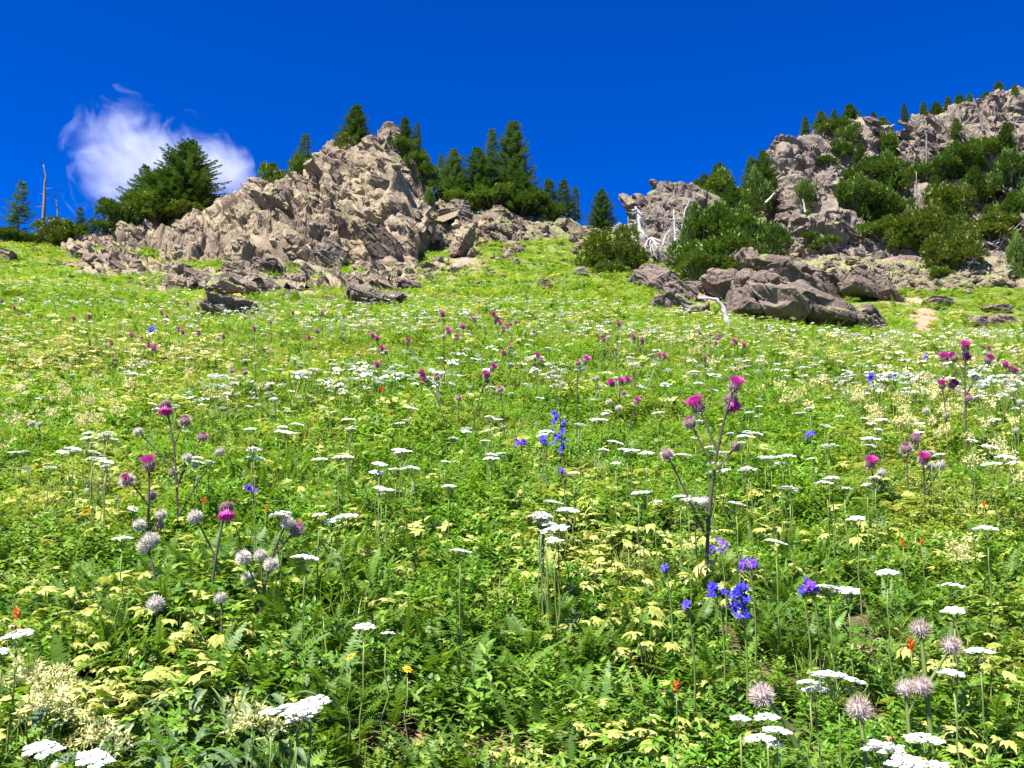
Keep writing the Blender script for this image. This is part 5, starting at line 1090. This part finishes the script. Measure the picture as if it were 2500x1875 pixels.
YSPOT = [(37, 1366, 1.0, 2, 'white yarrow standing alone at the left edge, lower meadow'), (90, 1612, 1.15, 1, 'white yarrow head in the bottom left corner, left of two'), (203, 1634, 1.2, 1, 'white yarrow head in the bottom left corner, right of two'), (628, 1522, .95, 6, 'cluster of several white yarrow heads above the grey-green leaves, bottom left of centre'),
         (787, 1350, .8, 2, 'small white yarrow low in the green, left of centre'), (660, 1200, .9, 1, 'single white yarrow right of the pale thistle buds'), (690, 1110, .95, 1, 'first white yarrow of the row right of the drooping thistle head'), (745, 1112, 1.0, 2, 'second white yarrow of the row right of the drooping thistle head'), (603, 1110, 1.05, 2, 'white yarrow behind the pale buds right of the drooping thistle head'), (265, 1160, .9, 1, 'small white yarrow left of the large pale bud pair'),
         (1165, 1112, 1.0, 6, 'bright bunch of white yarrow heads above the yellow-leaved plants, centre'), (1205, 1137, 1.0, 3, 'white yarrow heads at the lower right of the central bunch'), (995, 1187, .8, 1, 'single white yarrow left of the yellow-leaved plants'), (1195, 1082, 1.0, 2, 'white yarrow just above the bright central bunch'),
         (1500, 1078, 1.0, 2, 'white yarrow touching the tallest thistle stem'), (1705, 1053, 1.15, 1, 'wide flat white yarrow head right of the tallest thistle'), (1690, 985, 1.1, 4, 'white yarrow group upper right of the tallest thistle'), (1620, 1010, .9, 2, 'white yarrow between the tallest thistle and the wide flat head'), (1797, 1030, 1.0, 3, 'three white yarrow heads close together, right of the wide flat head'),
         (1675, 1167, .9, 1, 'white yarrow below the wide flat head'), (1830, 1272, 1.0, 1, 'right one of two white yarrows beside the violet larkspur'), (1790, 1265, .9, 1, 'left one of two white yarrows beside the violet larkspur'), (1915, 1233, .85, 1, 'small white yarrow above right of the violet larkspur'), (2060, 1262, .9, 1, 'white yarrow near the right edge below the mid thistles'),
         (1808, 1455, 1.75, 1, 'largest flat white yarrow head, right foreground'), (1748, 1470, .9, 2, 'small white yarrow just left of the largest flat head'), (2115, 1402, 1.0, 1, 'white yarrow on a tall stalk beside the hairy buds, right edge'), (2058, 1450, .95, 1, 'white yarrow below the hairy buds, right foreground'), (2060, 1315, .9, 1, 'half-open white yarrow above the hairy buds'),
         (1912, 1610, 1.25, 2, 'big white yarrow head in the bottom right corner with an insect'), (1995, 1590, 1.15, 1, 'white yarrow right of the one with the insect'), (1955, 1642, 1.1, 2, 'white yarrow heads cut by the bottom edge at right'), (2012, 1650, 1.2, 1, 'rightmost white yarrow at the bottom edge'), (1640, 1590, .9, 2, 'white yarrow pair in the lower right foreground'), (1678, 1573, .8, 1, 'small white yarrow right of the pair in the lower right foreground'), (1655, 1545, .8, 1, 'round white yarrow above the pair in the lower right foreground'), (1598, 1548, .6, 1, 'tiny closed yarrow left of the lower right pair'),
         (2175, 985, 1.2, 3, 'large white yarrow at the right edge, middle height'), (2100, 950, .9, 2, 'white yarrow left of the large one at the right edge'), (2132, 1138, 1.0, 1, 'white yarrow on a long stalk near the right edge'), (1850, 1117, .9, 1, 'small white yarrow below the right magenta thistles')]
for (x, y, s, n, l) in YSPOT: yarrow(x * VW, y * VW, l, s * (.66 if y > 1300 else .78), .33 if y > 1200 else .36, None, n)
YMID = [(690, 990), (875, 1010), (820, 1000), (970, 1048), (820, 1052), (835, 1056), (645, 915), (750, 985), (865, 970), (545, 970), (1305, 970), (1390, 1062), (1610, 940), (1635, 935), (1600, 955), (1560, 975), (1530, 965), (160, 967), (215, 990), (230, 995), (225, 937), (185, 945), (605, 930), (590, 860), (480, 880), (890, 880), (1005, 925), (1060, 900), (1470, 1070), (1475, 980), (1540, 1000), (1750, 880), (1790, 960), (1880, 945), (1905, 905), (2010, 975), (2150, 905), (1240, 1020), (1180, 930), (1300, 905), (1420, 890), (700, 880), (760, 905), (1890, 1030), (1590, 1085)]
for x, y in YMID: yarrow(x * VW, y * VW, 'white flat-topped yarrow scattered in the middle of the meadow', rf.uniform(.6, .82), .34, 'white yarrow across the middle of the meadow', rf.choice((1, 1, 2, 3)), False)
ry = np.random.default_rng(5); cnt = 0
for _ in range(900):
    x, y = ry.uniform(0, 2500), 800 + 340 * ry.uniform() ** 1.7
    d = fbm2(np.array([x / 260]), np.array([y / 90]), 2, 31)[0]
    if d < -.15 or cnt >= 190: continue
    if yarrow(x, y, 'white flat-topped yarrow scattered in the middle of the meadow', rf.uniform(.5, .75), rf.uniform(.24, .34), 'white yarrow across the middle of the meadow', rf.choice((1, 1, 1, 2)), False): cnt += 1
def far_flower(seed, mat, R, n, dome, stem=.33):
    r = random.Random(seed); mb = MB(); mb.tube([(0, 0, 0), (r.uniform(-.02, .02), r.uniform(-.02, .02), stem)], [.0028, .002], 3, .4, 1, False)
    for k in range(n):
        a = k * 2.39996; q = math.sqrt((k + .4) / n) * R; p = Vector((q * math.cos(a), q * math.sin(a), stem - dome * q * q / R + r.uniform(-.004, .006))); f = R / math.sqrt(n) * 1.0; nn = (UP + rv(r) * .5).normalized(); s = nn.cross(Vector((1, .1, 0))).normalized(); t = nn.cross(s)
        mb.poly([p + (s * math.cos(x) + t * math.sin(x)) * f for x in np.linspace(0, 6.283, 6)[:-1]], r.random())
    return mb.mesh('far_flower', [M[mat], M['stalk']])
FY = [far_flower(k, 'white', .036, 9, .25) for k in range(3)]; FC = [far_flower(10 + k, 'cream', .042, 14, -.2, .28) for k in range(3)]
def far_scatter(name, label, cat, meshes, n, y0, y1, seed, noise, thr, scale, blobs=None, power=1.0):
    P, r = meadow_points(n, y0, y1, .80, seed, power); x, y = proj(P); f = fbm2(P[:, 0] * noise, P[:, 1] * noise, 3, seed)
    if blobs: f = f * .35 + blob(x, y, blobs) * 1.3 - .35
    bare = np.maximum(blob(x, y, SCREE), blob(x, y, DIRT)); keep = (f + r.normal(0, .25, len(P)) > thr) & (r.uniform(0, 1, len(P)) > bare * 1.2); P = P[keep]
    scatter(name, label, cat, meshes, P, r.uniform(0, 6.28, len(P)), scale * r.uniform(.7, 1.25, len(P)) * (1 + .004 * P[:, 1]), .15, seed)
far_scatter('distant_yarrow', 'countless small white yarrow heads speckling the far slope', 'yarrow', FY, 10500, 5.5, 40, 201, .35, .05, .85, None, 1.45)
CREAM = [(100, 930, 300, 90, 1.0), (380, 930, 260, 70, .7), (2150, 960, 330, 90, 1.0), (2400, 980, 200, 90, .8), (1500, 800, 420, 60, .7), (1700, 860, 300, 60, .6), (900, 830, 400, 50, .45), (250, 1290, 100, 40, .3), (1250, 790, 300, 40, .6), (2450, 1120, 120, 60, .7)]
far_scatter('distant_cream_plumes', 'dense pale cream seed plumes tinting the far slope', 'seed plumes', FC, 9500, 7.5, 38, 202, .5, .16, .85, CREAM, 1.4)
# cream plumes near enough to tell apart
def plume(seed, fat=1.0, per=26):
    r = random.Random(seed); mb = MB(); lumps = [Vector((r.gauss(0, .020), r.gauss(0, .020), r.uniform(-.02, .03))) for _ in range(14)]
    for c in lumps:
        for k in range(per):
            d = Vector((r.gauss(0, 1), r.gauss(0, 1), r.gauss(.3, 1))).normalized(); p = c + d * r.uniform(.003, .011); s = d.cross(rv(r, -1, 1)).normalized() * r.uniform(.0012, .0024) * fat; mb.poly([p - s, p + s, p + d * r.uniform(.006, .013)], r.random())
    return mb.mesh('plume', [M['cream']])
PL = [plume(k) for k in range(4)]; PLM = [plume(10 + k, 2.2, 12) for k in range(4)]; cnt = 0
for _ in range(1500):
    x, y = ry.uniform(0, 2500), ry.uniform(850, 1180)
    if ry.uniform() > blob(np.array([x]), np.array([y]), CREAM)[0] ** 1.5 or cnt >= 120: continue
    g = ground_hit(x, y, .26)
    if g is None: continue
    gz = float(ground(g[0], g[1])); o = empty('seed_plume', (g[0], g[1], gz)); tag(o, 'pale cream fluffy seed plume on a short stalk in the meadow', 'seed plume', 'cream seed plumes in patches of the meadow'); z = g[2] - gz; cnt += 1
    link('stem', YS[cnt % 3], o, (0, 0, 0), (0, 0, 0), (1, 1, z / .42)); s = rf.uniform(.7, 1.15); link('plume', PLM[cnt % 4], o, (0, 0, z), (0, 0, rf.uniform(0, 6.28)), (s, s, s))
for (x, y, s, l) in [(120, 1480, 1.15, 'big blurred cream plume near the left edge of the foreground'), (105, 1520, 1.2, 'second cream plume just below the big blurred one at left'), (215, 1590, 1.2, 'cream seed plume behind the bottom left yarrow'), (545, 1560, 1.2, 'small cream plume left of the yarrow cluster above the grey-green leaves'), (2080, 1185, 1.3, 'cream plume at right below the mid thistles'), (65, 1460, 1.2, 'cream plume by the left edge above the yellow leaves')]:
    g = ground_hit(x * VW, y * VW, .24); gz = float(ground(g[0], g[1])); o = empty('seed_plume', (g[0], g[1], gz)); tag(o, l, 'seed plume'); link('stem', YS[0], o, (0, 0, 0), (0, 0, 0), (1, 1, (g[2] - gz) / .42)); link('plume', PL[int(s * 10) % 4], o, (0, 0, g[2] - gz), (0, 0, 1), (s, s, s))

# larkspur, golden daisies, paintbrush
def larkspur_flower(seed, mat):
    r = random.Random(seed); mb = MB()
    for k in range(5):
        a = 6.283 * k / 5 + r.uniform(-.2, .2); d = Vector((math.cos(a), math.sin(a), .35)); leaf(mb, Vector((0, 0, 0)), d, UP, .014, .008, r.uniform(.0, .9), 0, .25, .3)
    leaf(mb, Vector((0, 0, -.002)), Vector((.2, 0, -1)), Vector((1, 0, 0)), .018, .004, .3); leaf(mb, Vector((0, 0, .002)), Vector((.1, .1, 1)), Vector((1, 0, 0)), .006, .004, .95)
    return mb.mesh('flower', [M[mat]])
LF = {'blue': [larkspur_flower(k, 'blue') for k in range(3)], 'violet': [larkspur_flower(5 + k, 'violet') for k in range(3)]}
def larkspur(px, py, n, h_px, w_px, label, kind='blue', H=.32, size=1.0):
    g = ground_hit(px, py, H); dep = g[1]; gz = float(ground(g[0], g[1])); G = Vector((g[0], g[1], gz)); o = empty('larkspur', G); tag(o, label, 'larkspur'); top = Vector(at(px, py - h_px / 2, dep)) - G; k_ = dep / F / KY
    mb = MB(); mb.tube(bez(Vector((0, 0, -.02)), Vector((.03, 0, top.z * .5)), top, 8), [.0022] * 8, 4, .3); link('stem', mb.mesh('stem', [M['stalk']], True), o)
    for i in range(n):
        t = i / max(1, n - 1); z = top.z - t * h_px * k_; p = Vector((top.x * (z / top.z) + rf.uniform(-.5, .5) * w_px * k_, rf.uniform(-.015, .015), z)); s = .8 * size * rf.uniform(.85, 1.2)
        link('flower', LF[kind][rf.randrange(3)], o, p, (rf.uniform(.5, 1.4), rf.uniform(-.6, .6), rf.uniform(-1, 1)), (s, s, s))
LK = [(1595, 1295, 11, 60, 32, 'tallest bright blue larkspur spike at the foot of the big thistle', 'blue', 1.15), (1547, 1273, 5, 16, 36, 'blue larkspur just left of the tallest blue spike', 'blue', 1.1), (1615, 1217, 4, 18, 30, 'violet-blue larkspur above right of the tallest blue spike', 'violet', 1.05), (1553, 1180, 5, 26, 40, 'dusky violet larkspur beside the big thistle stem', 'violet', .85), (1437, 1228, 2, 6, 8, 'single small blue larkspur left of the big thistle', 'blue', 1.0), (1483, 1305, 2, 8, 8, 'single blue larkspur flower low left of the blue spikes', 'blue', 1.05), (1752, 1265, 5, 16, 22, 'deep violet larkspur left of two white yarrows', 'violet', 1.05), (1732, 1277, 2, 6, 10, 'tiny blue larkspur touching the deep violet one', 'blue', .8),
      (1207, 930, 16, 85, 26, 'tall dense blue larkspur spike in mid meadow, left of the tall thistle', 'blue', 1.1), (1124, 955, 5, 12, 20, 'dusky violet larkspur left of the mid meadow blue spike', 'violet', 1.1), (1172, 950, 4, 12, 14, 'small blue larkspur between the violet one and the mid meadow spike', 'blue', 1.1), (1213, 1017, 2, 6, 8, 'tiny violet larkspur under the mid meadow spike', 'violet', .9), (545, 1055, 3, 8, 16, 'small violet-blue larkspur right of the left thistles', 'violet', 1.0), (327, 711, 4, 12, 10, 'tiny bright blue larkspur far up at left among thistles', 'blue', 2.0), (1882, 815, 4, 16, 10, 'small blue larkspur far right among cream plumes', 'blue', 1.5), (1748, 938, 3, 6, 14, 'small blue larkspur behind a white yarrow right of the tall thistle', 'blue', 1.2), (1928, 812, 2, 6, 8, 'tiny blue larkspur right of the one among cream plumes', 'blue', 1.2), (2000, 770, 3, 12, 8, 'tiny pale blue larkspur up at far right', 'blue', 1.5)]
for (x, y, n, h, w, l, k, s) in LK: larkspur(x * VW, y * VW, int(n * 1.8), h * VW, w * VW, l, k, .32 if y > 1100 else .36, s)
def daisy_mesh(seed, mat):
    r = random.Random(seed); mb = MB()
    for k in range(12): a = 6.283 * k / 12; leaf(mb, Vector((0, 0, 0)), Vector((math.cos(a), math.sin(a), r.uniform(-.05, .25))), UP, .018, .008, r.random(), 0, .1, .2)
    mb.poly([Vector((.007 * math.cos(x), .007 * math.sin(x), .004)) for x in np.linspace(0, 6.283, 9)[:-1]], .5, 1); return mb.mesh('flower', [M[mat], M['golddisc']])
DG, DW = daisy_mesh(1, 'gold'), daisy_mesh(2, 'white')
def daisy(px, py, label, me, s=1.0, H=.28):
    g = ground_hit(px, py, H); gz = float(ground(g[0], g[1])); o = empty('daisy', (g[0], g[1], gz)); tag(o, label, 'daisy'); z = g[2] - gz; link('stem', YS[1], o, (0, 0, 0), (0, 0, 0), (.8, .8, z / .40)); link('flower', me, o, (0, 0, z), (.55, 0, rf.uniform(0, 6)), (s, s, s))
for (x, y, s, l) in [(185, 1105, 1.1, 'golden yellow daisy at left, below the thistles'), (595, 1012, 1.1, 'golden yellow daisy left of centre in mid meadow'), (680, 910, 1.2, 'small golden daisy up in the left middle of the meadow'), (757, 1418, .8, 'faded yellow daisy low in the foreground'), (880, 1445, .7, 'small orange-yellow daisy beside the feathery leaves')]: daisy(x * VW, y * VW, l, DG, s, .26)
for (x, y, s, l) in [(60, 1010, 1.2, 'white daisy near the left edge'), (287, 1098, 1.0, 'white daisy between the two left thistles and the golden one'), (255, 1078, 1.0, 'second white daisy left of the left thistles')]: daisy(x * VW, y * VW, l, DW, s, .28)
def brush_mesh(seed):
    r = random.Random(seed); mb = MB()
    for k in range(16): a = k * 2.4; t = k / 16; leaf(mb, Vector((0, 0, .025 * t)), Vector((math.cos(a), math.sin(a), .9 + t)), UP, .016, .006, r.random(), 0, .2, .1)
    return mb.mesh('bracts', [M['orange']])
PB = [brush_mesh(k) for k in range(2)]
for (x, y, s, l) in [(37, 1322, 1.0, 'red paintbrush above the lone yarrow at the left edge'), (440, 1078, 1.0, 'orange-red paintbrush right of the left thistles'), (575, 1095, .7, 'faint orange paintbrush near the white yarrow row'), (825, 843, 1.5, 'bright red paintbrush in the left middle distance'), (1967, 1392, 1.0, 'orange paintbrush between the hairy thistle buds'), (1950, 1168, .8, 'small orange paintbrush right of the wide meadow middle'), (2125, 1085, .8, 'small orange-red paintbrush near the right edge'), (1460, 1475, .8, 'orange paintbrush low in the foreground right of centre'), (1990, 1165, .7, 'second small orange paintbrush at right')]:
    g = ground_hit(x * VW, y * VW, .22); gz = float(ground(g[0], g[1])); o = empty('paintbrush', (g[0], g[1], gz)); tag(o, l, 'wildflower'); z = g[2] - gz; link('stem', YS[2], o, (0, 0, 0), (0, 0, 0), (.8, .8, z / .42)); link('bracts', PB[rf.randrange(2)], o, (0, 0, z - .02), (rf.uniform(-.2, .2), 0, 0), (s, s, s))

# yellowing and grey-green leafy plants
def single(kind, seed):
    r = random.Random(seed); mb = MB()
    if kind == 'y': palmate(mb, Vector((0, 0, 0)), UP + rv(r) * .15, Vector((1, 0, 0)), .050, r.uniform(.2, .85), 0, 7, r, .45); return mb.mesh('leaf', [M['yellow']])
    n = 5; s = Vector((0, 1, 0)); L, w = .10, .030; P = lambda t, x: Vector((L * t, x * w, .05 * t - .085 * t * t + abs(x) * w * .35))
    ws = [0.10, .38, .5, .40, .20, 0]
    for k in range(n):
        for sg in (-1, 1):
            if k < n - 1: mb.poly([P(k / n, 0), P(k / n, ws[k] * sg), P((k + 1) / n, ws[k + 1] * sg), P((k + 1) / n, 0)], min(1, max(0, .5 + .12 * sg + r.uniform(-.08, .08))))
            else: mb.poly([P(k / n, 0), P(k / n, ws[k] * sg), P(1, 0)], .5 + .1 * sg)
    return mb.mesh('leaf', [M['grey_leaf']])
SY = [single('y', k) for k in range(4)]; SG = [single('g', k) for k in range(4)]
def leafy(px, py, leaves, n, H, label, name, group, size, wide):
    g = ground_hit(px, py, H * .7)
    if g is None: return
    gz = float(ground(g[0], g[1])); o = empty(name, (g[0], g[1], gz)); tag(o, label, 'plant', group); mb = MB(); ps = []
    for k in range(n):
        a = k * 2.39996 + rf.uniform(-.4, .4); q = wide * math.sqrt((k + .4) / n); p = Vector((q * math.cos(a), q * math.sin(a), H * rf.uniform(.55, 1.0) * (1 - .25 * q / wide))); ps.append((p, a)); mb.tube([(0, 0, -.02), p * .55 + Vector((0, 0, H * .1)), p], [.003, .0022, .0015], 4, .4)
    link('stem', mb.mesh('stem', [M['stalk']], True), o)
    for p, a in ps: s = size * rf.uniform(.6, 1.3); link('leaf', leaves[rf.randrange(4)], o, p, (rf.uniform(-.3, .3), rf.uniform(-.25, .45), a + rf.uniform(-.5, .5)), (s, s, s))
cnt = 0
for _ in range(900):
    x, y = ry.uniform(-40, 2540), ry.uniform(1180, 1880)
    if ry.uniform() > blob(np.array([x]), np.array([y]), YEL)[0] ** 1.3 or cnt >= 95: continue
    leafy(x, y, SY, 11, rf.uniform(.08, .17), 'pale yellow plant with drooping lobed leaves among the green cover', 'yellow_leaf_plant', 'yellowing lobed-leaf plants in the near meadow', rf.uniform(.6, 1.0), .11); cnt += 1
for i, (x, y) in enumerate([(330, 1760), (420, 1730), (520, 1790), (610, 1760), (470, 1840), (560, 1860), (660, 1830), (690, 1770), (380, 1840), (600, 1690), (500, 1680), (300, 1850)]):
    leafy(x, y, SG, 18, rf.uniform(.08, .17), 'grey-green broad-leaved plant in the dense bed at bottom left', 'grey_leaf_plant', 'grey-green plants at the bottom left', rf.uniform(.5, .85), .12)
leafy(165, 1690, SG, 3, .16, 'grey-green plant with one long arching leaf left of the dense leaf bed', 'grey_leaf_plant', None, 1.5, .09)
leafy(1500, 1850, SG, 6, .14, 'blue-green plant with upright leaves at the bottom edge, right of centre', 'grey_leaf_plant', None, .95, .06)
# insects on the flowers
def bug(px, py, H, label, s):
    g = ground_hit(px, py, H); o = empty('hoverfly', g, (0, 0, .6), (s, s, s)); tag(o, label, 'insect'); mb = MB(); pr = [(-.008, .0006), (-.006, .002), (-.003, .0026), (0, .0022), (.001, .0026), (.004, .0028), (.006, .0016), (.0065, .0022), (.0085, .002), (.0095, .0006)]
    for k in range(len(pr) - 1): mb.tube([(pr[k][0], 0, .003), (pr[k + 1][0], 0, .003)], [pr[k][1], pr[k + 1][1]], 7, float(k % 2), 0, False)
    link('body', mb.mesh('body', [M['bee']], True), o)
    for sg in (-1, 1):
        w = MB(); w.poly([Vector((.003, sg * .001, .005)), Vector((-.001, sg * .004, .006)), Vector((-.006, sg * .0065, .006)), Vector((-.007, sg * .004, .006))], .5); link('wing', w.mesh('wing', [M['wing']]), o)
M['bee'] = leaf_mat('striped_insect_body', [(0.03, 0.02, 0.01), (0.03, 0.02, 0.01), (0.55, 0.30, 0.03), (0.6, 0.33, 0.04)], 0.0, 0.5); M['wing'] = plain_mat('insect_wing', (0.45, 0.40, 0.34), 0.3)
bug(2172, 1812, .335, 'small striped hoverfly on the big bottom right yarrow', 1.5); bug(32, 1538, .335, 'small striped hoverfly on the lone yarrow at the left edge', 1.5)
